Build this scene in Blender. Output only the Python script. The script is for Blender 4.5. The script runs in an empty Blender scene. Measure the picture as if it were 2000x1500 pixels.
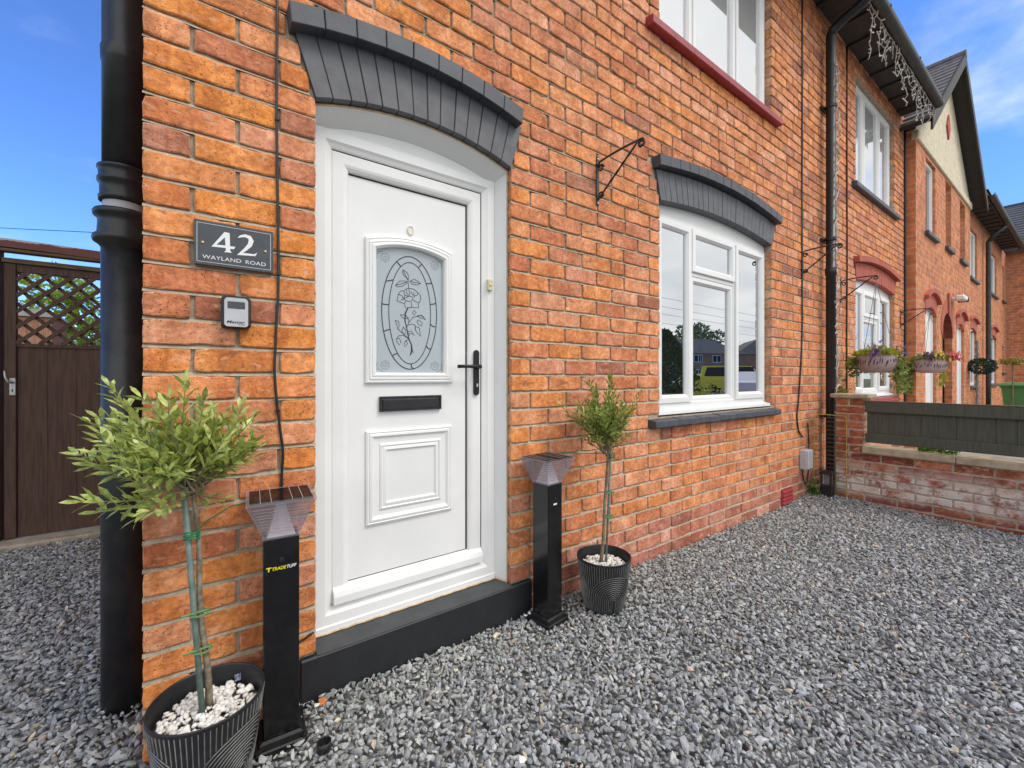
import bpy, bmesh, math, random
import numpy as np
from mathutils import Vector, Matrix, noise as mnoise
from mathutils.geometry import tessellate_polygon

R_ = math.radians
rng = random.Random(42)
SC = bpy.context.scene
COL = SC.collection

# ------------------------------------------------------------------ camera
cam_d = bpy.data.cameras.new('camera')
cam = bpy.data.objects.new('camera', cam_d)
COL.objects.link(cam)
CAM = (0.159, -1.667, 1.16)
cam.location = CAM
cam.rotation_euler = (R_(90), 0, R_(-35.775))
cam_d.sensor_width = 36.0
cam_d.lens = 14.85
cam_d.shift_y = -0.0065
cam_d.clip_start = 0.02
cam_d.clip_end = 2000
SC.camera = cam

# ------------------------------------------------------------------ sky and sun
SUN_EL, SUN_AZ = 52.0, 148.0      # azimuth clockwise from +Y (into the wall), so from the front right
w = bpy.data.worlds.new('World')
SC.world = w
w.use_nodes = True
nt = w.node_tree
for n in list(nt.nodes):
    nt.nodes.remove(n)
def wn(t, **k):
    n = nt.nodes.new(t)
    for a, b in k.items():
        setattr(n, a, b)
    return n
sky = wn('ShaderNodeTexSky', sky_type='NISHITA', sun_disc=False)
sky.sun_elevation = R_(SUN_EL)
sky.sun_rotation = R_(SUN_AZ)
sky.altitude = 50
sky.air_density = 1.0
sky.dust_density = 0.1
sky.ozone_density = 4.0
tc = wn('ShaderNodeTexCoord')
sep = wn('ShaderNodeSeparateXYZ')
nt.links.new(tc.outputs['Generated'], sep.inputs[0])
def wmath(op, a, b=None, c=None):
    m = wn('ShaderNodeMath', operation=op)
    for i, v in enumerate((a, b, c)):
        if v is None:
            continue
        if isinstance(v, (int, float)):
            m.inputs[i].default_value = v
        else:
            nt.links.new(v, m.inputs[i])
    return m.outputs[0]
zz = wmath('ADD', wmath('MAXIMUM', sep.outputs[2], 0.0), 0.22)
cmb = wn('ShaderNodeCombineXYZ')
nt.links.new(wmath('DIVIDE', sep.outputs[0], zz), cmb.inputs[0])
nt.links.new(wmath('DIVIDE', sep.outputs[1], zz), cmb.inputs[1])
nz = wn('ShaderNodeTexNoise')
nz.inputs['Scale'].default_value = 1.15
nz.inputs['Detail'].default_value = 7
nz.inputs['Roughness'].default_value = 0.58
nt.links.new(cmb.outputs[0], nz.inputs['Vector'])
# a bank of cloud covers the half of the sky over the street, as the window glass shows; it breaks up over the roofs
bank = wn('ShaderNodeMapRange', interpolation_type='SMOOTHSTEP')
nt.links.new(sep.outputs[1], bank.inputs[0])
bank.inputs[1].default_value = 0.12
bank.inputs[2].default_value = -0.40
bank.inputs[3].default_value = -0.10
bank.inputs[4].default_value = 0.30
dens = wn('ShaderNodeMapRange', interpolation_type='SMOOTHSTEP')
nt.links.new(wmath('ADD', nz.outputs['Fac'], bank.outputs[0]), dens.inputs[0])
dens.inputs[1].default_value = 0.40
dens.inputs[2].default_value = 0.72
nz2 = wn('ShaderNodeTexNoise')
nz2.inputs['Scale'].default_value = 2.1
nz2.inputs['Detail'].default_value = 5
nt.links.new(cmb.outputs[0], nz2.inputs['Vector'])
ccol = wn('ShaderNodeMixRGB')
nt.links.new(nz2.outputs['Fac'], ccol.inputs[0])
CLOUD = 9.0
ccol.inputs[1].default_value = (0.62 * CLOUD, 0.66 * CLOUD, 0.71 * CLOUD, 1)
ccol.inputs[2].default_value = (1.34 * CLOUD, 1.33 * CLOUD, 1.31 * CLOUD, 1)
smix = wn('ShaderNodeMixRGB')
nt.links.new(dens.outputs[0], smix.inputs[0])
deep = wn('ShaderNodeMixRGB', blend_type='MULTIPLY')
deep.inputs[0].default_value = 1.0
nt.links.new(sky.outputs[0], deep.inputs[1])
deep.inputs[2].default_value = (0.80, 1.12, 1.72, 1)
nt.links.new(deep.outputs[0], smix.inputs[1])
nt.links.new(ccol.outputs[0], smix.inputs[2])
bg = wn('ShaderNodeBackground')
bg.inputs[1].default_value = 0.12
nt.links.new(smix.outputs[0], bg.inputs[0])
wo = wn('ShaderNodeOutputWorld')
nt.links.new(bg.outputs[0], wo.inputs[0])

sun_d = bpy.data.lights.new('sun', 'SUN')
sun_d.energy = 1.4
sun_d.angle = R_(22)
sun_d.color = (1.0, 0.95, 0.88)
sun = bpy.data.objects.new('sun', sun_d)
COL.objects.link(sun)
_a, _e = R_(SUN_AZ), R_(SUN_EL)
_sd = Vector((math.sin(_a) * math.cos(_e), math.cos(_a) * math.cos(_e), math.sin(_e)))
sun.rotation_euler = _sd.to_track_quat('Z', 'Y').to_euler()
sun.location = (3, -8, 12)

SC.view_settings.view_transform = 'Standard'
SC.view_settings.look = 'None'
SC.view_settings.gamma = 1
SC.view_settings.exposure = 0.35
SC.view_settings.use_curve_mapping = False
SC.cycles.use_denoising = True
SC.cycles.max_bounces = 5
SC.cycles.diffuse_bounces = 3
SC.cycles.transparent_max_bounces = 12
SC.cycles.sample_clamp_indirect = 6

# ------------------------------------------------------------------ materials
def lin(r, g, b):
    f = lambda c: (c / 255 / 12.92) if c / 255 <= 0.04045 else ((c / 255 + 0.055) / 1.055) ** 2.4
    return (f(r), f(g), f(b))

class NT:
    def __init__(self, name):
        self.m = bpy.data.materials.new(name)
        self.m.use_nodes = True
        self.t = self.m.node_tree
        for n in list(self.t.nodes):
            self.t.nodes.remove(n)
        self.out = self.n('ShaderNodeOutputMaterial')
    def n(self, t, **k):
        x = self.t.nodes.new(t)
        for a, b in k.items():
            setattr(x, a, b)
        return x
    def put(self, sock, v):
        if v is None:
            return
        if isinstance(v, (int, float)):
            sock.default_value = v
        elif isinstance(v, tuple):
            sock.default_value = v if len(v) == 4 or len(sock.default_value) == 3 else (*v, 1)
        else:
            self.t.links.new(v, sock)
    def pos(self, scale=(1, 1, 1)):
        g = self.n('ShaderNodeNewGeometry')
        if scale == (1, 1, 1):
            return g.outputs['Position']
        m = self.n('ShaderNodeVectorMath', operation='MULTIPLY')
        self.put(m.inputs[0], g.outputs['Position'])
        m.inputs[1].default_value = scale
        return m.outputs[0]
    def noise(self, scale, detail=4, rough=0.55, vec=None, dist=0.0):
        x = self.n('ShaderNodeTexNoise')
        self.put(x.inputs['Vector'], vec if vec is not None else self.pos())
        x.inputs['Scale'].default_value = scale
        x.inputs['Detail'].default_value = detail
        x.inputs['Roughness'].default_value = rough
        x.inputs['Distortion'].default_value = dist
        return x.outputs['Fac']
    def rng(self, v, a, b, c=0.0, d=1.0, smooth=True):
        x = self.n('ShaderNodeMapRange')
        if smooth:
            x.interpolation_type = 'SMOOTHSTEP'
        self.put(x.inputs[0], v)
        for i, q in enumerate((a, b, c, d)):
            x.inputs[i + 1].default_value = q
        return x.outputs[0]
    def math(self, op, a, b=None):
        x = self.n('ShaderNodeMath', operation=op)
        self.put(x.inputs[0], a)
        self.put(x.inputs[1], b)
        return x.outputs[0]
    def mix(self, f, a, b, mode='MIX'):
        x = self.n('ShaderNodeMixRGB', blend_type=mode)
        self.put(x.inputs[0], f)
        self.put(x.inputs[1], a)
        self.put(x.inputs[2], b)
        return x.outputs[0]
    def bump(self, h, strength=0.5, dist=0.003):
        x = self.n('ShaderNodeBump')
        x.inputs['Strength'].default_value = strength
        x.inputs['Distance'].default_value = dist
        self.put(x.inputs['Height'], h)
        return x.outputs[0]
    def attr(self, name):
        return self.n('ShaderNodeAttribute', attribute_name=name).outputs['Color']
    def pbr(self, col, rough=0.6, normal=None, metal=0.0, spec=0.5, **k):
        b = self.n('ShaderNodeBsdfPrincipled')
        self.put(b.inputs['Base Color'], col)
        self.put(b.inputs['Roughness'], rough)
        self.put(b.inputs['Metallic'], metal)
        self.put(b.inputs['Specular IOR Level'], spec)
        if normal is not None:
            self.put(b.inputs['Normal'], normal)
        for a, v in k.items():
            self.put(b.inputs[a.replace('_', ' ')], v)
        return b.outputs[0]
    def done(self, sh):
        self.t.links.new(sh, self.out.inputs[0])
        return self.m

M = {}
def simple(name, c1, c2=None, scale=20, rough=0.6, bump=0.0, bscale=None, bdist=0.002, metal=0.0, spec=0.5, detail=5, stretch=(1, 1, 1), lo=0.35, hi=0.65):
    t = NT(name)
    v = t.pos(stretch)
    f = t.rng(t.noise(scale, detail, 0.6, v), lo, hi)
    col = t.mix(f, c1, c2 or c1)
    nm = None
    if bump:
        nm = t.bump(t.noise(bscale or scale * 3, 5, 0.6, v), bump, bdist)
    M[name] = t.done(t.pbr(col, rough, nm, metal, spec))
    return M[name]

def brick_mat(name, efflo=False):
    t = NT(name)
    tone = t.attr('tone')
    v = t.pos()
    n1 = t.noise(11, 3, 0.6)
    n2 = t.noise(48, 6, 0.72)
    col = t.mix(1.0, tone, t.mix(t.rng(n1, 0.3, 0.72), (0.80, 0.74, 0.68), (1.14, 1.18, 1.22)), 'MULTIPLY')
    col = t.mix(1.0, col, t.mix(t.rng(n2, 0.32, 0.68), (0.74, 0.69, 0.67), (1.24, 1.28, 1.30)), 'MULTIPLY')
    ss = t.n('ShaderNodeSeparateXYZ')
    t.put(ss.inputs[0], v)
    row = t.math('FLOOR', t.math('DIVIDE', t.math('SUBTRACT', ss.outputs[2], 0.239), 0.0847))
    cv = t.n('ShaderNodeCombineXYZ')
    t.put(cv.inputs[0], t.math('ADD', t.math('MULTIPLY', t.math('ADD', ss.outputs[0], ss.outputs[1]), 1.0), t.math('MULTIPLY', t.noise(60, 3, 0.6), 0.02)))
    t.put(cv.inputs[1], t.math('MULTIPLY', row, 7.31))
    bn_ = t.noise(8.5, 2, 0.5, cv.outputs[0])
    col = t.mix(t.rng(bn_, 0.54, 0.57, 0, 0.42), col, t.mix(1.0, col, (1.22, 1.42, 1.75), 'MULTIPLY'))
    col = t.mix(t.rng(bn_, 0.44, 0.41, 0, 0.45), col, t.mix(1.0, col, (0.74, 0.64, 0.66), 'MULTIPLY'))
    # pale bloom where the face was rubbed, dark kiss marks from firing, lime smears, pits
    vz = t.pos((1.0, 1.0, 1.7))
    bl = t.rng(t.noise(15, 5, 0.62, vz, 0.6), 0.55, 0.68, 0, 0.60)
    col = t.mix(bl, col, (0.78, 0.42, 0.26))
    ki = t.rng(t.noise(13, 6, 0.66, t.pos((1, 1, 2.2)), 0.9), 0.565, 0.70, 0, 0.62)
    col = t.mix(ki, col, (0.23, 0.085, 0.055))
    li = t.rng(t.noise(33, 6, 0.72, vz), 0.60, 0.72, 0, 0.62)
    col = t.mix(li, col, (0.66, 0.53, 0.41))
    pt = t.math('MULTIPLY', t.rng(t.noise(150, 2, 0.5), 0.635, 0.69), t.rng(t.noise(9, 2, 0.5), 0.36, 0.54))
    st_ = t.rng(t.noise(5.5, 6, 0.7, t.pos((1, 1, 1.4)), 1.2), 0.61, 0.74, 0, 0.45)
    col = t.mix(st_, col, (0.17, 0.085, 0.055))
    col = t.mix(t.math('MULTIPLY', pt, 0.6), col, (0.085, 0.045, 0.03))
    if efflo:
        sx = t.n('ShaderNodeSeparateXYZ')
        t.put(sx.inputs[0], v)
        band = t.math('MULTIPLY', t.rng(sx.outputs[2], 0.04, 0.13), t.rng(sx.outputs[2], 0.42, 0.24))
        e = t.math('MULTIPLY', band, t.rng(t.noise(8, 7, 0.75), 0.36, 0.56, 0, 0.92))
        col = t.mix(e, col, (0.74, 0.68, 0.60))
        h = t.math('ADD', t.noise(30, 4, 0.6, t.pos((1, 0.35, 2.5)), 1.5), t.noise(110, 4, 0.6))
        nm = t.bump(h, 0.9, 0.006)
    else:
        h = t.math('SUBTRACT', t.math('ADD', t.math('MULTIPLY', t.noise(55, 6, 0.65), 1.0), t.math('MULTIPLY', t.noise(240, 3, 0.6), 0.35)), pt)
        nm = t.bump(h, 0.8, 0.0045)
    M[name] = t.done(t.pbr(col, t.rng(n2, 0.3, 0.7, 0.72, 0.92), nm, 0, 0.3))
brick_mat('brick')
brick_mat('rustic_brick', True)

def mortar_mat():
    t = NT('mortar')
    f = t.rng(t.noise(30, 6, 0.7), 0.3, 0.7)
    col = t.mix(f, (0.36, 0.285, 0.205), (0.57, 0.475, 0.36))
    col = t.mix(t.rng(t.noise(6, 4, 0.6), 0.52, 0.74, 0, 0.5), col, (0.30, 0.24, 0.185))
    nm = t.bump(t.math('ADD', t.noise(60, 6, 0.7), t.noise(260, 4, 0.7)), 0.8, 0.005)
    M['mortar'] = t.done(t.pbr(col, 0.95, nm, 0, 0.2))
mortar_mat()

def far_brick_mat():
    """facing brickwork too far off to build piece by piece"""
    t = NT('far_brick')
    g = t.n('ShaderNodeNewGeometry')
    s = t.n('ShaderNodeSeparateXYZ')
    t.put(s.inputs[0], g.outputs['Position'])
    nrm = t.n('ShaderNodeSeparateXYZ')
    t.put(nrm.inputs[0], g.outputs['True Normal'])
    ax = t.math('GREATER_THAN', t.math('ABSOLUTE', nrm.outputs[0]), 0.7)
    along = t.math('ADD', t.math('MULTIPLY', s.outputs[1], ax), t.math('MULTIPLY', s.outputs[0], t.math('SUBTRACT', 1.0, ax)))
    c = t.n('ShaderNodeCombineXYZ')
    t.put(c.inputs[0], along)
    t.put(c.inputs[1], s.outputs[2])
    b = t.n('ShaderNodeTexBrick')
    t.put(b.inputs['Vector'], c.outputs[0])
    b.inputs['Scale'].default_value = 1.0
    b.inputs['Brick Width'].default_value = 0.24
    b.inputs['Row Height'].default_value = 0.0847
    b.inputs['Mortar Size'].default_value = 0.006
    b.inputs['Color1'].default_value = (0.68, 0.245, 0.105, 1)
    b.inputs['Color2'].default_value = (0.50, 0.175, 0.088, 1)
    b.inputs['Mortar'].default_value = (0.46, 0.38, 0.29, 1)
    col = t.mix(1.0, b.outputs['Color'], t.mix(t.rng(t.noise(7, 6, 0.7), 0.3, 0.7), (0.7, 0.68, 0.66), (1.2, 1.2, 1.2)), 'MULTIPLY')
    col = t.mix(t.rng(t.noise(4, 5, 0.7), 0.55, 0.75, 0, 0.5), col, (0.62, 0.34, 0.21))
    nm = t.bump(t.math('SUBTRACT', 1.0, b.outputs['Fac']), 0.6, 0.006)
    M['far_brick'] = t.done(t.pbr(col, 0.9, nm, 0, 0.2))
far_brick_mat()

def painted_mat(name, base, rough, chips=0.0, chipcol=(0.02, 0.02, 0.022)):
    t = NT(name)
    col = t.mix(t.rng(t.noise(14, 5, 0.6), 0.3, 0.7), tuple(c * 0.86 for c in base), tuple(c * 1.12 for c in base))
    if chips:
        col = t.mix(t.rng(t.noise(70, 5, 0.7), 0.66, 0.70, 0, chips), col, chipcol)
    nm = t.bump(t.math('ADD', t.noise(160, 4, 0.6), t.noise(28, 3, 0.6)), 0.35, 0.002)
    M[name] = t.done(t.pbr(col, rough, nm))
painted_mat('grey_paint', (0.112, 0.114, 0.126), 0.6, 0.5)
painted_mat('dark_grey_paint', (0.066, 0.072, 0.086), 0.55, 0.5)
painted_mat('black_paint', (0.017, 0.018, 0.021), 0.55, 0.0)
painted_mat('step_top', (0.062, 0.065, 0.070), 0.72, 0.35, (0.2, 0.2, 0.2))
painted_mat('red_paint', (0.33, 0.035, 0.045), 0.5, 0.15, (0.1, 0.02, 0.02))
painted_mat('dark_soffit', (0.045, 0.04, 0.037), 0.7)
painted_mat('cream_render', (0.66, 0.58, 0.43), 0.9, 0.25, (0.36, 0.30, 0.22))
painted_mat('red_brick_paint', (0.42, 0.10, 0.065), 0.8)

def upvc():
    t = NT('upvc')
    col = t.mix(t.rng(t.noise(3, 4, 0.6), 0.35, 0.7), (0.78, 0.78, 0.775), (0.83, 0.83, 0.825))
    col = t.mix(t.rng(t.noise(35, 6, 0.75), 0.68, 0.76, 0, 0.22), col, (0.55, 0.52, 0.46))
    M['upvc'] = t.done(t.pbr(col, 0.32, t.bump(t.noise(6, 2), 0.05, 0.004)))
upvc()
simple('gasket', (0.012, 0.012, 0.013), None, rough=0.5)
simple('black_plastic', (0.013, 0.013, 0.015), (0.02, 0.02, 0.022), 25, 0.38)
simple('black_metal', (0.008, 0.008, 0.009), (0.014, 0.014, 0.016), 30, 0.40, 0.15, 90, 0.001, spec=0.35)
simple('gloss_black', (0.006, 0.006, 0.007), (0.010, 0.010, 0.011), 25, 0.16)
simple('iron', (0.012, 0.013, 0.016), (0.026, 0.026, 0.026), 18, 0.40, 0.25, 60, 0.0015)
simple('pale_metal', (0.55, 0.56, 0.57), (0.42, 0.43, 0.45), 40, 0.35, metal=0.6)
simple('grey_plastic', (0.50, 0.51, 0.54), (0.44, 0.45, 0.48), 10, 0.5)
simple('brass', (0.72, 0.58, 0.25), None, rough=0.35, metal=0.4)
simple('cream_plastic', (0.66, 0.62, 0.46), (0.6, 0.55, 0.36), 60, 0.4)
simple('viewer_plastic', (0.70, 0.68, 0.58), (0.76, 0.75, 0.68), 80, 0.3)
simple('sealant', (0.52, 0.36, 0.20), (0.68, 0.52, 0.34), 40, 0.8)
simple('slate', (0.062, 0.07, 0.083), (0.05, 0.056, 0.068), 40, 0.5, 0.15, 120, 0.0008)
simple('white_ink', (0.78, 0.78, 0.78), None, rough=0.6)
simple('yellow_ink', (0.75, 0.68, 0.02), None, rough=0.6)
simple('black_ink', (0.01, 0.01, 0.012), None, rough=0.5)
simple('leading', (0.018, 0.02, 0.022), None, rough=0.4)
simple('white_cord', (0.52, 0.51, 0.48), None, rough=0.5)
simple('bark', (0.14, 0.105, 0.065), (0.27, 0.235, 0.165), 45, 0.9, 0.6, 90, 0.002)
simple('twig', (0.17, 0.15, 0.085), (0.24, 0.21, 0.13), 60, 0.85)
simple('cane', (0.10, 0.155, 0.128), (0.165, 0.225, 0.19), 30, 0.5)
simple('green_wire', (0.01, 0.19, 0.07), None, rough=0.4)
simple('tie_green', (0.10, 0.22, 0.07), None, rough=0.6)
simple('white_pebble', (0.86, 0.84, 0.80), (0.72, 0.67, 0.60), 28, 0.6, 0.2, 120, 0.001)
simple('soil', (0.05, 0.035, 0.025), (0.08, 0.06, 0.045), 50, 0.95, 0.5)
simple('concrete', (0.30, 0.26, 0.19), (0.42, 0.37, 0.29), 18, 0.92, 0.6, 70, 0.003)
simple('coping_stone', (0.46, 0.38, 0.26), (0.32, 0.26, 0.17), 14, 0.92, 0.6, 60, 0.003)
simple('fence_paint', (0.066, 0.070, 0.048), (0.090, 0.090, 0.064), 10, 0.75, 0.4, 40, 0.002, stretch=(6, 6, 0.6))
simple('gate_paint', (0.062, 0.030, 0.021), (0.098, 0.052, 0.037), 9, 0.72, 0.4, 30, 0.002, stretch=(8, 8, 0.5))
simple('weathered_wood', (0.16, 0.115, 0.065), (0.09, 0.06, 0.035), 12, 0.85, 0.4, 30, 0.002, stretch=(0.6, 6, 6))
simple('asphalt', (0.045, 0.045, 0.047), (0.06, 0.06, 0.06), 30, 0.9)
simple('paving', (0.33, 0.31, 0.28), (0.27, 0.25, 0.23), 8, 0.9)
simple('lawn', (0.06, 0.10, 0.025), (0.09, 0.13, 0.035), 5, 0.95)
simple('roof_tile', (0.16, 0.135, 0.12), (0.24, 0.20, 0.175), 14, 0.85, 0.4, 40, 0.004)
simple('roof_slate', (0.07, 0.07, 0.075), (0.11, 0.105, 0.105), 3, 0.8, 0.3, 20, 0.01)
simple('bin_green', (0.065, 0.20, 0.055), (0.08, 0.23, 0.065), 12, 0.5)
simple('curtain', (0.55, 0.52, 0.47), (0.45, 0.42, 0.38), 6, 0.9)
simple('blind', (0.72, 0.72, 0.71), (0.66, 0.66, 0.66), 3, 0.8)
simple('dark_room', (0.015, 0.015, 0.016), None, rough=0.9)
simple('gutter', (0.024, 0.028, 0.028), (0.05, 0.055, 0.05), 15, 0.45)
simple('shed_board', (0.46, 0.22, 0.14), (0.58, 0.33, 0.23), 14, 0.8, stretch=(3, 3, 0.4))
simple('shed_cap', (0.42, 0.44, 0.47), (0.5, 0.52, 0.55), 8, 0.7)
simple('basket_weave', (0.38, 0.27, 0.27), (0.46, 0.34, 0.34), 40, 0.7)
simple('yellow_wire', (0.55, 0.42, 0.02), (0.38, 0.27, 0.05), 30, 0.6)
simple('rusty_wire', (0.15, 0.09, 0.045), (0.22, 0.13, 0.06), 60, 0.8)
simple('car_white', (0.74, 0.75, 0.76), None, rough=0.2)
simple('van_yellow', (0.80, 0.66, 0.02), None, rough=0.25)
simple('tyre', (0.012, 0.012, 0.012), None, rough=0.8)
simple('orange_chip', (0.62, 0.22, 0.06), (0.5, 0.17, 0.05), 90, 0.8)
simple('lamp_steel', (0.22, 0.23, 0.24), None, rough=0.5, metal=0.5)

def peeling():
    t = NT('peeling_paint')
    s = t.n('ShaderNodeSeparateXYZ')
    t.put(s.inputs[0], t.pos())
    f = t.rng(t.math('ADD', t.math('MULTIPLY', t.math('SUBTRACT', s.outputs[2], 2.085), 12.0), t.noise(9, 5, 0.7)), 0.74, 0.77)
    col = t.mix(f, t.mix(t.noise(20), (0.135, 0.045, 0.04), (0.20, 0.075, 0.065)), (0.44, 0.41, 0.37))
    M['peeling_paint'] = t.done(t.pbr(col, 0.75, t.bump(f, 0.4, 0.003)))
peeling()

def gravel_mat():
    t = NT('gravel')
    tone = t.attr('tone')
    col = t.mix(1.0, tone, t.mix(t.rng(t.noise(90, 5, 0.7), 0.3, 0.7), (0.72, 0.72, 0.72), (1.25, 1.25, 1.25)), 'MULTIPLY')
    nm = t.bump(t.noise(260, 4, 0.65), 0.5, 0.002)
    M['gravel'] = t.done(t.pbr(col, 0.8, nm, 0, 0.35))
    t = NT('gravel_bed')
    v = t.n('ShaderNodeTexVoronoi')
    t.put(v.inputs['Vector'], t.pos())
    v.inputs['Scale'].default_value = 42
    col = t.mix(t.rng(v.outputs['Distance'], 0.1, 0.7), (0.40, 0.395, 0.38), (0.12, 0.12, 0.115))
    M['gravel_bed'] = t.done(t.pbr(col, 0.95, t.bump(v.outputs['Distance'], 1.0, -0.012)))
gravel_mat()

def window_glass(name, refl, inner=(0.016, 0.018, 0.02), rough=0.0):
    """coated double glazing: mirrors the street, with a dim room behind it"""
    t = NT(name)
    gl = t.n('ShaderNodeBsdfGlossy')
    gl.inputs['Roughness'].default_value = rough
    gl.inputs['Color'].default_value = (0.96, 0.98, 1.0, 1)
    t.put(gl.inputs['Normal'], t.bump(t.noise(1.6, 1), 0.04, 0.006))
    df = t.n('ShaderNodeBsdfDiffuse')
    df.inputs['Color'].default_value = (*inner, 1)
    mx = t.n('ShaderNodeMixShader')
    mx.inputs[0].default_value = refl
    t.put(mx.inputs[1], df.outputs[0])
    t.put(mx.inputs[2], gl.outputs[0])
    M[name] = t.done(mx.outputs[0])
window_glass('glass', 0.55)
window_glass('glass_blind', 0.42, (0.45, 0.45, 0.45))
window_glass('glass_far', 0.45, (0.10, 0.09, 0.08))
window_glass('solar_glass', 0.13, (0.012, 0.010, 0.012), 0.03)
t = NT('frosted_glass')
M['frosted_glass'] = t.done(t.pbr(t.mix(t.noise(2.5), (0.34, 0.395, 0.43), (0.42, 0.475, 0.51)), 0.22, None, 0, 0.5, Coat_Weight=0.3, Coat_Roughness=0.05))
t = NT('clear_plastic')
tr = t.n('ShaderNodeBsdfTransparent')
tr.inputs[0].default_value = (0.86, 0.80, 0.83, 1)
pb = t.pbr((0.62, 0.60, 0.64), 0.12)
mx = t.n('ShaderNodeMixShader')
mx.inputs[0].default_value = 0.24
t.put(mx.inputs[1], tr.outputs[0])
t.put(mx.inputs[2], pb)
M['clear_plastic'] = t.done(mx.outputs[0])
simple('diffuser_white', (0.70, 0.70, 0.73), None, rough=0.3)

def leaf_mat(name, c1, c2, trans=0.3, scale=9):
    t = NT(name)
    oi = t.n('ShaderNodeObjectInfo')
    f = t.math('ADD', t.math('MULTIPLY', oi.outputs['Random'], 0.5), t.math('MULTIPLY', t.rng(t.noise(scale, 3), 0.3, 0.7), 0.6))
    col = t.mix(f, c1, c2)
    d = t.pbr(col, 0.36, None, 0, 0.55)
    tl = t.n('ShaderNodeBsdfTranslucent')
    t.put(tl.inputs[0], t.mix(1.0, col, (1.3, 1.25, 0.7), 'MULTIPLY'))
    mx = t.n('ShaderNodeMixShader')
    mx.inputs[0].default_value = trans
    t.put(mx.inputs[1], d)
    t.put(mx.inputs[2], tl.outputs[0])
    M[name] = t.done(mx.outputs[0])
leaf_mat('olive_leaf', (0.09, 0.165, 0.028), (0.66, 0.72, 0.23), 0.24, 55)
leaf_mat('olive_leaf_dark', (0.08, 0.14, 0.025), (0.47, 0.54, 0.14), 0.24, 55)
leaf_mat('tree_leaf', (0.15, 0.27, 0.04), (0.46, 0.58, 0.11), 0.35, 3)
leaf_mat('conifer_leaf', (0.04, 0.085, 0.02), (0.11, 0.19, 0.045), 0.15, 3)
leaf_mat('ivy_leaf', (0.10, 0.16, 0.03), (0.30, 0.34, 0.09), 0.3, 20)
leaf_mat('lime_leaf', (0.30, 0.36, 0.03), (0.42, 0.45, 0.06), 0.3, 20)
leaf_mat('weed_leaf', (0.06, 0.14, 0.02), (0.12, 0.24, 0.04), 0.3, 20)
leaf_mat('purple_petal', (0.10, 0.045, 0.22), (0.24, 0.12, 0.42), 0.2, 40)
leaf_mat('pink_petal', (0.72, 0.16, 0.20), (0.8, 0.36, 0.36), 0.2, 40)
leaf_mat('yellow_petal', (0.75, 0.55, 0.04), (0.8, 0.68, 0.25), 0.2, 40)
leaf_mat('topiary_leaf', (0.02, 0.05, 0.03), (0.045, 0.09, 0.055), 0.1, 30)
leaf_mat('mossy_leaf', (0.20, 0.17, 0.03), (0.34, 0.27, 0.06), 0.2, 30)

# ------------------------------------------------------------------ object helpers
def tag(o, label=None, cat=None, group=None, kind=None):
    if label:
        o['label'] = label
    if cat:
        o['category'] = cat
    if group:
        o['group'] = group
    if kind:
        o['kind'] = kind
    return o
def thing(name, loc, label, cat, group=None):
    o = bpy.data.objects.new(name, None)
    o.empty_display_size = 0.1
    o.location = loc
    COL.objects.link(o)
    return tag(o, label, cat, group)
def link(o, parent=None):
    COL.objects.link(o)
    if parent is not None:
        o.parent = parent
        if parent.type == 'EMPTY':
            o.matrix_parent_inverse = Matrix.Translation(-Vector(parent.location))
    return o

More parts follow.
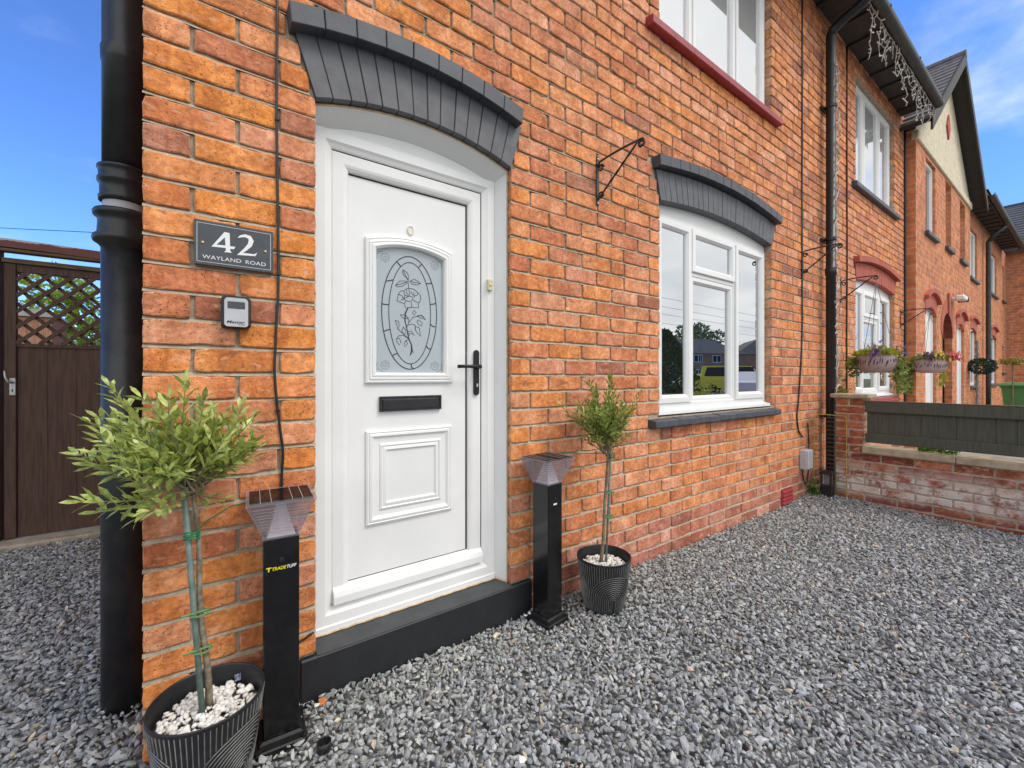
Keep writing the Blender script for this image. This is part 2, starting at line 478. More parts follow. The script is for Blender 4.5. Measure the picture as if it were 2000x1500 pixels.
class G:
    """collects geometry in world space and links it as ONE mesh object"""
    def __init__(self):
        self.v, self.f, self.c = [], [], []
        self.tone = None
    def vert(self, p):
        self.v.append(tuple(p))
        if self.tone is not None:
            self.c.append(self.tone)
        return len(self.v) - 1
    def quad(self, a, b, c, d):
        i = [self.vert(p) for p in (a, b, c, d)]
        self.f.append(tuple(i))
    def poly(self, pts):
        self.f.append(tuple(self.vert(p) for p in pts))
    def box(self, x0, x1, y0, y1, z0, z1, b=0.0):
        if b <= 0:
            i = [self.vert(p) for p in ((x0, y0, z0), (x1, y0, z0), (x1, y1, z0), (x0, y1, z0), (x0, y0, z1), (x1, y0, z1), (x1, y1, z1), (x0, y1, z1))]
            for q in ((0, 3, 2, 1), (4, 5, 6, 7), (0, 1, 5, 4), (1, 2, 6, 5), (2, 3, 7, 6), (3, 0, 4, 7)):
                self.f.append(tuple(i[k] for k in q))
            return
        bm = bmesh.new()
        bmesh.ops.create_cube(bm, size=1.0)
        for v in bm.verts:
            v.co = Vector(((x0 + x1) / 2 + v.co.x * (x1 - x0), (y0 + y1) / 2 + v.co.y * (y1 - y0), (z0 + z1) / 2 + v.co.z * (z1 - z0)))
        bmesh.ops.bevel(bm, geom=list(bm.edges), offset=b, segments=1, affect='EDGES', profile=0.5)
        self.add_bm(bm)
    def add_bm(self, bm, mat=None):
        bm.verts.ensure_lookup_table()
        base = len(self.v)
        for v in bm.verts:
            self.vert(mat @ v.co if mat else v.co)
        for f in bm.faces:
            self.f.append(tuple(base + v.index for v in f.verts))
        bm.free()
    def obox(self, c, ux, uy, hx, hy, z0, z1):
        """upright box turned about z: centre c, half sizes along unit vectors ux, uy"""
        ps = []
        for z in (z0, z1):
            for sx, sy in ((-1, -1), (1, -1), (1, 1), (-1, 1)):
                ps.append(self.vert((c[0] + ux[0] * hx * sx + uy[0] * hy * sy, c[1] + ux[1] * hx * sx + uy[1] * hy * sy, z)))
        for q in ((0, 3, 2, 1), (4, 5, 6, 7), (0, 1, 5, 4), (1, 2, 6, 5), (2, 3, 7, 6), (3, 0, 4, 7)):
            self.f.append(tuple(ps[k] for k in q))
    def bar(self, a, b, w, t, up=(0, 0, 1)):
        a, b = Vector(a), Vector(b)
        d = (b - a).normalized()
        u = Vector(up)
        s = d.cross(u)
        if s.length < 1e-4:
            s = d.cross(Vector((1, 0, 0)))
        s.normalize()
        u = s.cross(d).normalized()
        i = []
        for p in (a, b):
            for q, r in ((-1, -1), (1, -1), (1, 1), (-1, 1)):
                i.append(self.vert(p + s * (q * w / 2) + u * (r * t / 2)))
        for q in ((0, 1, 2, 3), (7, 6, 5, 4), (0, 4, 5, 1), (1, 5, 6, 2), (2, 6, 7, 3), (3, 7, 4, 0)):
            self.f.append(tuple(i[k] for k in q))
    def tube(self, pts, r, seg=6, cap=True):
        pts = [Vector(p) for p in pts]
        rs = r if isinstance(r, (list, tuple)) else [r] * len(pts)
        rings = []
        prev = None
        for k, p in enumerate(pts):
            d = (pts[min(k + 1, len(pts) - 1)] - pts[max(k - 1, 0)])
            if d.length < 1e-9:
                d = Vector((0, 0, 1))
            d.normalize()
            if prev is None:
                prev = d.orthogonal().normalized()
            s = (prev - d * prev.dot(d))
            if s.length < 1e-6:
                s = d.orthogonal()
            s.normalize()
            prev = s
            t = d.cross(s)
            rings.append([self.vert(p + (s * math.cos(2 * math.pi * j / seg) + t * math.sin(2 * math.pi * j / seg)) * rs[k]) for j in range(seg)])
        for a, b in zip(rings, rings[1:]):
            for j in range(seg):
                self.f.append((a[j], a[(j + 1) % seg], b[(j + 1) % seg], b[j]))
        if cap:
            self.f.append(tuple(reversed(rings[0])))
            self.f.append(tuple(rings[-1]))
    def lathe(self, c, prof, seg=32, cap=False):
        rings = []
        for r, z in prof:
            rings.append([self.vert((c[0] + r * math.cos(2 * math.pi * j / seg), c[1] + r * math.sin(2 * math.pi * j / seg), c[2] + z)) for j in range(seg)])
        for a, b in zip(rings, rings[1:]):
            for j in range(seg):
                self.f.append((a[j], a[(j + 1) % seg], b[(j + 1) % seg], b[j]))
        if cap:
            self.f.append(tuple(reversed(rings[0])))
            self.f.append(tuple(rings[-1]))
    def loops(self, ls, close=True, capfirst=False, caplast=False):
        ids = [[self.vert(p) for p in l] for l in ls]
        n = len(ids[0])
        for a, b in zip(ids, ids[1:]):
            for j in range(n if close else n - 1):
                self.f.append((a[j], a[(j + 1) % n], b[(j + 1) % n], b[j]))
        if capfirst:
            self.f.append(tuple(reversed(ids[0])))
        if caplast:
            self.f.append(tuple(ids[-1]))
    def rect_ring(self, x0, x1, z0, z1, prof, cap=False):
        """mitred frame in a wall plane: prof = [(inset, y), ...]"""
        self.loops([[(x0 + i, y, z0 + i), (x1 - i, y, z0 + i), (x1 - i, y, z1 - i), (x0 + i, y, z1 - i)] for i, y in prof], caplast=cap)
    def ribbon(self, pts, w, y, th=0.0012):
        """raised line drawn on a wall plane; pts (x, z), w one width or one per point"""
        n = len(pts)
        ws = w if isinstance(w, (list, tuple)) else [w] * n
        L, Rr = [], []
        for k in range(n):
            a, b = pts[max(k - 1, 0)], pts[min(k + 1, n - 1)]
            dx, dz = b[0] - a[0], b[1] - a[1]
            q = math.hypot(dx, dz) or 1
            nx, nz_ = -dz / q * ws[k] / 2, dx / q * ws[k] / 2
            L.append((pts[k][0] + nx, pts[k][1] + nz_))
            Rr.append((pts[k][0] - nx, pts[k][1] - nz_))
        for k in range(n - 1):
            self.quad((L[k][0], y, L[k][1]), (Rr[k][0], y, Rr[k][1]), (Rr[k + 1][0], y, Rr[k + 1][1]), (L[k + 1][0], y, L[k + 1][1]))
    def build(self, name, mat, parent=None, smooth=False, kind=None, label=None):
        me = bpy.data.meshes.new(name)
        me.from_pydata(self.v, [], self.f)
        if self.c:
            at = me.color_attributes.new('tone', 'FLOAT_COLOR', 'POINT')
            at.data.foreach_set('color', np.array([(*c, 1.0) for c in self.c], dtype=np.float32).ravel())
        if smooth:
            me.polygons.foreach_set('use_smooth', [True] * len(me.polygons))
        me.materials.append(M[mat] if isinstance(mat, str) else mat)
        me.update()
        o = bpy.data.objects.new(name, me)
        link(o, parent)
        if kind:
            o['kind'] = kind
        if label:
            o['label'] = label
        return o

def fix_normals(o):
    bm = bmesh.new()
    bm.from_mesh(o.data)
    bmesh.ops.recalc_face_normals(bm, faces=bm.faces)
    bm.to_mesh(o.data)
    bm.free()
    return o

def wall_sheet(g, outer, holes, y, depth, facing=-1):
    """wall face in the plane y with openings and their reveals (x, z outlines)"""
    polys = [[Vector((a, b, 0)) for a, b in outer]] + [[Vector((a, b, 0)) for a, b in h] for h in holes]
    flat = [p for q in polys for p in q]
    base = len(g.v)
    for p in flat:
        g.vert((p.x, y, p.y))
    for t in tessellate_polygon(polys):
        a, b, c = [flat[k] for k in t]
        s = (b.x - a.x) * (c.y - a.y) - (b.y - a.y) * (c.x - a.x)
        tt = t if s > 0 else (t[0], t[2], t[1])
        g.f.append(tuple(base + k for k in tt))
    for h in holes:
        n = len(h)
        for k in range(n):
            a, b = h[k], h[(k + 1) % n]
            g.quad((a[0], y, a[1]), (b[0], y, b[1]), (b[0], y + depth, b[1]), (a[0], y + depth, a[1]))

def arc_pts(xa, xb, z_end, rise, n=16):
    c, h = (xa + xb) / 2, (xb - xa) / 2
    R = (h * h + rise * rise) / (2 * rise)
    zc = z_end + rise - R
    return [(c + h * (2 * k / n - 1), zc + math.sqrt(R * R - (h * (2 * k / n - 1)) ** 2)) for k in range(n + 1)]
def arc_z(xa, xb, z_end, rise, x):
    c, h = (xa + xb) / 2, (xb - xa) / 2
    R = (h * h + rise * rise) / (2 * rise)
    return z_end + rise - R + math.sqrt(max(R * R - (x - c) ** 2, 0))
def arched(x0, x1, z0, z_end, rise, n=16):
    return [(x0, z0), (x1, z0)] + list(reversed(arc_pts(x0, x1, z_end, rise, n)))
def rect(x0, x1, z0, z1):
    return [(x0, z0), (x1, z0), (x1, z1), (x0, z1)]

_tcache = {}
def text_polys(body, shear=0.0, bold=0.0, space=1.0):
    cu = bpy.data.curves.new('lettering', 'FONT')
    cu.body = body
    cu.size = 1.0
    cu.shear = shear
    cu.offset = bold
    cu.space_character = space
    ob = bpy.data.objects.new('lettering', cu)
    COL.objects.link(ob)
    dg = bpy.context.evaluated_depsgraph_get()
    me = bpy.data.meshes.new_from_object(ob.evaluated_get(dg))
    vs = [tuple(v.co) for v in me.vertices]
    fs = [tuple(p.vertices) for p in me.polygons]
    bpy.data.objects.remove(ob)
    bpy.data.curves.remove(cu)
    bpy.data.meshes.remove(me)
    return vs, fs
def add_text(g, body, x0, x1, z0, z1, y, shear=0.0, bold=0.0, space=1.0):
    vs, fs = text_polys(body, shear, bold, space)
    ax, bx = min(v[0] for v in vs), max(v[0] for v in vs)
    az, bz = min(v[1] for v in vs), max(v[1] for v in vs)
    b = len(g.v)
    for v in vs:
        g.vert((x0 + (v[0] - ax) / (bx - ax) * (x1 - x0), y, z0 + (v[1] - az) / (bz - az) * (z1 - z0)))
    for f in fs:
        g.f.append(tuple(b + k for k in f))

# ------------------------------------------------------------------ ground, road, gravel
def sheet(name, x0, x1, y0, y1, z, mat):
    g = G()
    g.quad((x0, y0, z), (x1, y0, z), (x1, y1, z), (x0, y1, z))
    o = g.build(name, mat)
    o['kind'] = 'structure'
    return o
sheet('ground', -300, 400, -300, 300, -0.06, 'lawn')
sheet('road', -120, 200, -15.5, -9.0, -0.052, 'asphalt')
sheet('pavement', -120, 200, -9.0, -6.6, -0.030, 'paving')
sheet('driveway', -2.2, 5.05, -6.6, 3.2, -0.022, 'gravel_bed')
sheet('front_garden', 5.3, 20.2, -6.6, 0.2, -0.040, 'paving')
# kerb: a real step along the road
g = G()
for k in range(60):
    g.box(-60 + k * 2.0, -60.02 + (k + 1) * 2.0, -9.15, -9.0, -0.06, 0.06, 0.01)
o = g.build('kerb', 'concrete')
o['kind'] = 'structure'

def stones_mesh(name, cx, cy, cz, size, rngn, mat, tones, parent=None, flat=(1.0, 0.74, 0.52), tilt=0.55, jit=0.22, kind='stuff', flat_shade=True):
    """many angular stones as one mesh (numpy)"""
    n = len(cx)
    p = (1 + 5 ** 0.5) / 2
    ico = np.array([(-1, p, 0), (1, p, 0), (-1, -p, 0), (1, -p, 0), (0, -1, p), (0, 1, p), (0, -1, -p), (0, 1, -p), (p, 0, -1), (p, 0, 1), (-p, 0, -1), (-p, 0, 1)], float)
    ico /= np.linalg.norm(ico[0])
    tri = np.array([(0, 11, 5), (0, 5, 1), (0, 1, 7), (0, 7, 10), (0, 10, 11), (1, 5, 9), (5, 11, 4), (11, 10, 2), (10, 7, 6), (7, 1, 8), (3, 9, 4), (3, 4, 2), (3, 2, 6), (3, 6, 8), (3, 8, 9), (4, 9, 5), (2, 4, 11), (6, 2, 10), (8, 6, 7), (9, 8, 1)])
    v = np.repeat(ico[None], n, 0) * (1 + rngn.normal(0, jit, (n, 12, 1)).clip(-0.4, 0.45))
    sc = size[:, None] * np.array(flat)[None] * rngn.uniform(0.72, 1.3, (n, 3))
    v = v * sc[:, None, :]
    a = rngn.uniform(0, 2 * np.pi, n)
    tx, ty = rngn.normal(0, tilt, n), rngn.normal(0, tilt, n)
    def rot(ax, t):
        c, s = np.cos(t), np.sin(t)
        m = np.zeros((n, 3, 3))
        i, j = [(1, 2), (2, 0), (0, 1)][ax]
        m[:, ax, ax] = 1
        m[:, i, i] = c; m[:, j, j] = c
        m[:, i, j] = -s; m[:, j, i] = s
        return m
    Rm = rot(0, tx) @ rot(1, ty) @ rot(2, a)
    v = np.einsum('nij,nkj->nki', Rm, v)
    v += np.stack([cx, cy, cz], 1)[:, None, :]
    f = (tri[None] + (np.arange(n) * 12)[:, None, None]).reshape(-1, 3)
    me = bpy.data.meshes.new(name)
    me.vertices.add(n * 12)
    me.vertices.foreach_set('co', v.astype(np.float32).ravel())
    me.loops.add(len(f) * 3)
    me.loops.foreach_set('vertex_index', f.astype(np.int32).ravel())
    me.polygons.add(len(f))
    me.polygons.foreach_set('loop_start', np.arange(0, len(f) * 3, 3, dtype=np.int32))
    me.polygons.foreach_set('loop_total', np.full(len(f), 3, dtype=np.int32))
    if tones is not None:
        at = me.color_attributes.new('tone', 'FLOAT_COLOR', 'POINT')
        c = np.concatenate([np.repeat(tones, 12, 0), np.ones((n * 12, 1))], 1)
        at.data.foreach_set('color', c.astype(np.float32).ravel())
    me.materials.append(M[mat])
    me.update(calc_edges=True)
    me.validate()
    if flat_shade:
        me.shade_flat()
    o = bpy.data.objects.new(name, me)
    link(o, parent)
    o['kind'] = kind
    return o

nr = np.random.default_rng(7)
def gravel():
    S = 0.0150
    P = []
    for (x0, x1, y0, y1) in ((-1.3, 5.045, -1.95, -0.012), (-1.3, -0.012, -0.012, 2.72)):
        xs, ys = np.meshgrid(np.arange(x0, x1, S), np.arange(y0, y1, S))
        P.append(np.stack([xs.ravel(), ys.ravel()], 1))
    P = np.concatenate(P)
    P += nr.uniform(-0.6, 0.6, P.shape) * S
    x, y = P[:, 0], P[:, 1]
    ok = ((y < -0.008) | (x < -0.008)) & (x < 5.045) & ~((x > 0.425) & (x < 1.477) & (y > -0.018))
    ok &= ~((x < 0) & (y > 2.70)) 
    x, y = x[ok], y[ok]
    n = len(x)
    size = nr.lognormal(math.log(0.0103), 0.27, n).clip(0.0055, 0.022)
    far = np.hypot(x - CAM[0], y - CAM[1])
    z = nr.uniform(-0.012, 0.006, n) + 0.028 * np.clip((x - 4.0) / 1.0, 0, 1) * np.clip((y + 0.9) / 0.9, 0, 1)
    z += 0.012 * np.sin(x * 3.1 + 1.0) * np.sin(y * 2.7 + x) 
    base = nr.uniform(0.20, 0.50, n)
    hue = nr.uniform(-1, 1, n)
    t = np.stack([base * (0.985 + 0.03 * hue), base * (1.0 + 0.01 * hue), base * (0.99 - 0.04 * hue)], 1)
    odd = nr.uniform(0, 1, n)
    w_ = odd < 0.0010
    t[w_] = (0.62, 0.60, 0.55)
    b_ = (odd > 0.0035) & (odd < 0.026)
    t[b_] = np.stack([base * 1.5, base * 1.28, base * 0.95], 1)[b_]
    r_ = (odd > 0.026) & (odd < 0.034)
    t[r_] = np.stack([base * 1.35, base * 1.02, base * 0.88], 1)[r_]
    o = stones_mesh('gravel', x, y, z, size, nr, 'gravel', t, None, (1.05, 0.64, 0.44), 0.6, 0.27)
    tag(o, 'loose blue-grey stone chippings covering the whole drive', 'gravel', kind='stuff')
gravel()

# ------------------------------------------------------------------ brickwork
def proj(p):
    fx, fy = 0.5846, 0.8114
    qx, qy = p[0] - CAM[0], p[1] - CAM[1]
    Z = qx * fx + qy * fy
    if Z < 0.05:
        return (1e6, 1e6)
    return (1000 + 825 * (qx * fy - qy * fx) / Z, 737 - 825 * (p[2] - CAM[2]) / Z)
def px_area(poly3):
    q = [proj(p) for p in poly3]
    if all(a[0] > 2000 for a in q) or all(a[0] < 0 for a in q) or all(a[1] < 0 for a in q) or all(a[1] > 1500 for a in q):
        return 0
    s = 0
    for a, b in zip(q, q[1:] + q[:1]):
        s += a[0] * b[1] - a[1] * b[0]
    return abs(s) / 2

def clip_half(poly, n, d):
    """keep the side n.p >= d of a convex outline"""
    out = []
    for k in range(len(poly)):
        a, b = poly[k], poly[(k + 1) % len(poly)]
        sa, sb = a[0] * n[0] + a[1] * n[1] - d, b[0] * n[0] + b[1] * n[1] - d
        if sa >= 0:
            out.append(a)
        if sa * sb < 0:
            t = sa / (sa - sb)
            out.append((a[0] + (b[0] - a[0]) * t, a[1] + (b[1] - a[1]) * t))
    return out

MORT = (0.54, 0.44, 0.32)
def add_brick(g, poly, to3, rnd, depth=0.02, step=0.032, rag=1.0, chamf=0.0032):
    """one worn brick: ragged arrises, slightly tilted face. to3(u, w, out) -> world; out = proud of the wall"""
    n = len(poly)
    cx = sum(p[0] for p in poly) / n
    cz = sum(p[1] for p in poly) / n
    pts = []
    for k in range(n):
        a, b = poly[k], poly[(k + 1) % n]
        L = math.hypot(b[0] - a[0], b[1] - a[1])
        m = max(1, int(round(L / step)))
        for j in range(m):
            t = j / m
            if j:
                t += rnd.uniform(-0.25, 0.25) / m
            pts.append((a[0] + (b[0] - a[0]) * t, a[1] + (b[1] - a[1]) * t, j == 0))
    out = rnd.gauss(0, 0.0012)
    tu, tw = rnd.gauss(0, 0.006), rnd.gauss(0, 0.012)
    ring0, ring1, ring2 = [], [], []
    for (u, w_, corner) in pts:
        du, dw = cx - u, cz - w_
        L = math.hypot(du, dw) or 1
        e = abs(rnd.gauss(0, 0.0011)) * rag
        if rnd.random() < 0.10 * rag:
            e += rnd.uniform(0.002, 0.006)
        if corner:
            e += rnd.uniform(0.0015, 0.005) * rag
        uu, ww = u + (1 if du > 0 else -1) * min(e, abs(du)) * (0.6 if abs(du) > 0.02 else 0.0), w_ + (1 if dw > 0 else -1) * min(e, abs(dw)) * 0.9
        o1 = out + tu * (uu - cx) + tw * (ww - cz)
        ring0.append(to3(uu, ww, -depth))
        ring1.append(to3(uu, ww, o1 - chamf * 0.8))
        ic = chamf * rnd.uniform(0.7, 1.7)
        u2 = uu + (1 if du > 0 else -1) * ic * (1 if abs(du) > 0.012 else 0)
        w2 = ww + (1 if dw > 0 else -1) * ic * (1 if abs(dw) > 0.012 else 0)
        ring2.append(to3(u2, w2, o1))
    base_tone = g.tone
    ids = []
    for ring, kk in ((ring0, 0.5), (ring1, 0.34), (ring2, 0.0)):
        row = []
        for (u, w_, corner), p in zip(pts, ring):
            if kk and base_tone is not None:
                f = kk * (1.25 if w_ > cz else 0.55) * rnd.uniform(0.4, 1.3)
                g.tone = tuple(a_ + (m_ - a_) * min(f, 0.8) for a_, m_ in zip(base_tone, MORT))
            else:
                q = rnd.uniform(0.84, 1.12)
                g.tone = tuple(v * q for v in base_tone)
            row.append(g.vert(p))
        ids.append(row)
    g.tone = base_tone
    n_ = len(pts)
    for r0, r1 in zip(ids, ids[1:]):
        for j in range(n_):
            g.f.append((r0[j], r0[(j + 1) % n_], r1[(j + 1) % n_], r1[j]))
    c = g.vert(to3(cx, cz, out))
    m = len(pts)
    b = c - m
    for j in range(m):
        g.f.append((b + j, b + (j + 1) % m, c))

Z0, CH = 0.239, 0.0847
def zrow(n):
    return Z0 + CH * n
TONES = [((0.74, 0.235, 0.050), 6), ((0.68, 0.190, 0.050), 5), ((0.56, 0.145, 0.052), 3), ((0.74, 0.285, 0.062), 2), ((0.70, 0.285, 0.125), 2.5), ((0.42, 0.115, 0.055), 0.8)]
TONES_R = [((0.74, 0.235, 0.078), 4), ((0.70, 0.265, 0.120), 5), ((0.62, 0.200, 0.095), 3), ((0.76, 0.290, 0.080), 2), ((0.74, 0.345, 0.195), 3), ((0.46, 0.150, 0.090), 1.2), ((0.32, 0.115, 0.085), 0.35)]
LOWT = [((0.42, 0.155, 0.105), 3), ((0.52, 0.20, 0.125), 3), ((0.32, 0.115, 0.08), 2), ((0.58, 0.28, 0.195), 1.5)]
def mix3(p, q, f):
    return tuple(u + (v - u) * f for u, v in zip(p, q))
def tone_at(x, z, rnd):
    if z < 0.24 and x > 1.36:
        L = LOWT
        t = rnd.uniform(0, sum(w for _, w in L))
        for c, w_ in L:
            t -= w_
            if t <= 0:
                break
    else:
        east = min(max((x - 0.5) / 1.6, 0), 1)
        o_ = mix3((0.71, 0.245, 0.052), (0.71, 0.262, 0.082), east)
        c = mix3(o_, (0.68, 0.310, 0.180), rnd.random() ** (2.6 - 1.3 * east))
        c = mix3(c, (0.49, 0.160, 0.085), 0.85 * rnd.random() ** 1.9)
        if rnd.random() < 0.05:
            c = mix3(c, (0.30, 0.115, 0.080), rnd.uniform(0.4, 0.9))
    k = rnd.uniform(1.0, 1.19)
    return (c[0] * k, c[1] * k, c[2] * k)

# openings of the two houses that share the front wall (all measures in metres)
DOOR = dict(x0=0.480, x1=1.355, z0=0.150, ze=2.176, rise=0.074)
DHOOD = dict(x0=0.383, x1=1.393, ze=2.448, rise=0.067)
DX = 3.803
def excl(zc, dx, upper=True):
    r = []
    if 0.83 < zc < 0.917:
        r.append((2.43 + dx, 4.225 + dx))
    elif 0.917 < zc < 2.30:
        r.append((2.547 + dx, 4.155 + dx))
    elif 2.30 < zc < 2.50:
        k = (zc - 2.30) * 0.32
        r.append((2.547 - k + dx, 4.160 + k + dx))
    if 2.45 < zc < 2.54:
        r.append((2.468 + dx, 4.236 + dx))
    if 3.37 < zc < 3.44:
        r.append((2.40 + dx, 4.25 + dx))
    elif 3.44 < zc < 4.72:
        r.append((2.547 + dx, 4.155 + dx))
    return r
def excl_door(zc):
    if zc < 0.155:
        return [(0.425, 1.477)]
    if zc < 2.17:
        return [(0.48, 1.355)]
    if zc < 2.385:
        k = (zc - 2.17) * 0.33
        return [(0.478 - k, 1.353 + k)]
    if zc < 2.445:
        return [(0.383, 1.393)]
    return []
HOODS = [(0.383, 1.393, 2.448, 0.067)] + [(2.468 + d, 4.236 + d, 2.568, 0.075) for d in (0, DX)]

def merge_iv(iv):
    iv = sorted(iv)
    out = []
    for a, b in iv:
        if out and a <= out[-1][1]:
            out[-1] = (out[-1][0], max(b, out[-1][1]))
        else:
            out.append((a, b))
    return out

def front_bricks(xa, xb, rnd):
    """outlines of every brick in the front wall between xa and xb, plus the bed joints"""
    bricks, beds = [], []
    for n in range(-3, 57):
        z0, z1 = zrow(n), zrow(n + 1)
        zc = (z0 + z1) / 2
        if zc > 4.98:
            break
        par = n % 2
        ex = merge_iv(excl_door(zc) + excl(zc, 0) + excl(zc, DX))
        J = [0, 0.24, 0.48] if par == 0 else [0, 0.12, 0.36]
        if zc < 2.445:
            if par:
                J.append(0.48)
            J.append(1.355)
            start = 1.355
        else:
            a = J[-1]
            b = 1.355 if par == 0 else 1.475
            m = int(round((b - a) / 0.24))
            J += [a + (b - a) * k / m + rnd.uniform(-0.01, 0.01) for k in range(1, m)] + [b]
            start = b
        if start == 1.355 and par:
            J.append(1.475)
        x = J[-1]
        while x < 8.6:
            L = 0.24
            if rnd.random() < 0.05:
                L = 0.12
            x += L + rnd.uniform(-0.006, 0.006)
            J.append(x)
        J = [j for j in J if j <= xb] + [xb]
        if xa > 0:
            J = [xa] + [j for j in J if j > xa + 0.05]
        # cut at openings
        segs = []
        for a, b in zip(J, J[1:]):
            parts = [(a, b)]
            for e0, e1 in ex:
                q = []
                for s, t in parts:
                    if t <= e0 or s >= e1:
                        q.append((s, t))
                    else:
                        if e0 - s > 0.012:
                            q.append((s, e0))
                        if t - e1 > 0.012:
                            q.append((e1, t))
                parts = q
            segs += parts
        # swallow slivers
        out = []
        for s, t in segs:
            if out and abs(out[-1][1] - s) < 1e-6 and (t - s < 0.06 or out[-1][1] - out[-1][0] < 0.06):
                out[-1] = (out[-1][0], t)
            else:
                out.append((s, t))
        for s, t in out:
            if t - s < 0.02:
                continue
            dz = rnd.gauss(0, 0.0012)
            gl = 0.0 if any(abs(s - e) < 1e-6 for e in (0, *[q[1] for q in ex])) else 0.0042
            gr = 0.0 if any(abs(t - e) < 1e-6 for e in (xb, *[q[0] for q in ex])) else 0.0042
            poly = [(s + gl, z0 + 0.0050 + dz), (t - gr, z0 + 0.0050 + dz), (t - gr, z1 - 0.0042 + dz), (s + gl, z1 - 0.0042 + dz)]
            mx, mz = (s + t) / 2, zc
            for (h0, h1, he, hr) in HOODS:
                if h0 - 0.02 < mx < h1 + 0.02 and he - 0.06 < z0 < he + hr:
                    c, h = (h0 + h1) / 2, (h1 - h0) / 2
                    Rr = (h * h + hr * hr) / (2 * hr)
                    zcc = he + hr - Rr
                    dx, dz2 = mx - c, mz - zcc
                    L = math.hypot(dx, dz2)
                    nn = (dx / L, dz2 / L)
                    poly = clip_half(poly, nn, nn[0] * c + nn[1] * zcc + Rr + 0.006)
            if len(poly) < 3:
                continue
            ar = abs(sum(a[0] * b[1] - a[1] * b[0] for a, b in zip(poly, poly[1:] + poly[:1]))) / 2
            if ar < 0.0007:
                continue
            jamb = any(abs(s - e) < 1e-6 for e in (1.355, 4.155, 4.155 + DX)) and 0.9 * (s > 2) < zc
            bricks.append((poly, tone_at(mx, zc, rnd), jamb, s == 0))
        exn = merge_iv(ex + excl_door(zc - CH) + excl(zc - CH, 0) + excl(zc - CH, DX))
        x = xa
        for e0, e1 in exn + [(xb, xb + 1)]:
            if e0 > x and x < xb:
                beds.append((x, min(e0, xb), z0))
            x = max(x, e1)
    return bricks, beds

def to_front(u, w_, out):
    return (u, -out, w_)

def front_house(root, xa, xb, n_parts, holes, seed):
    rnd = random.Random(seed)
    bricks, beds = front_bricks(xa, xb, rnd)
    scored = []
    for k, (poly, tone, jamb, corner) in enumerate(bricks):
        scored.append((px_area([(p[0], 0, p[1]) for p in poly]), k))
    scored.sort(reverse=True)
    single = {k for a, k in scored[:n_parts] if a > 60}
    rest = G()
    for k, (poly, tone, jamb, corner) in enumerate(bricks):
        near = k in single
        g = G() if near else rest
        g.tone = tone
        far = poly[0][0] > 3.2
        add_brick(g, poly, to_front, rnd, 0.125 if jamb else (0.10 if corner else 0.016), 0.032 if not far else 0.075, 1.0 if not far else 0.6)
        if near:
            g.build('brick', 'brick', root)
    rest.build('brick_courses', 'brick', root, kind='stuff')
    g = G()
    wall_sheet(g, rect(xa + (0.006 if xa == 0 else 0), xb, -0.06, 4.99), holes, 0.0105, 0.135)
    w_ = g.build('wall', 'mortar', root)
    g = G()
    for a, b, z in beds:
        n = max(1, int((b - a) / 0.05))
        for k in range(n):
            u0, u1 = a + (b - a) * k / n, a + (b - a) * (k + 1) / n
            j0, j1 = (mnoise.noise(Vector((u0 * 21, z * 9, 0))) * 0.0022, mnoise.noise(Vector((u1 * 21, z * 9, 0))) * 0.0022)
            g.quad((u0, 0.0012 + j0 * 0.5, z - 0.0062 + j0), (u1, 0.0012 + j1 * 0.5, z - 0.0062 + j1), (u1, 0.0098, z + 0.0055), (u0, 0.0098, z + 0.0055))
    g.build('bed_joint', 'mortar', root, kind='stuff')
    return w_

def pane_fill(g, outline, y):
    g.poly([(a, y, b) for a, b in outline])

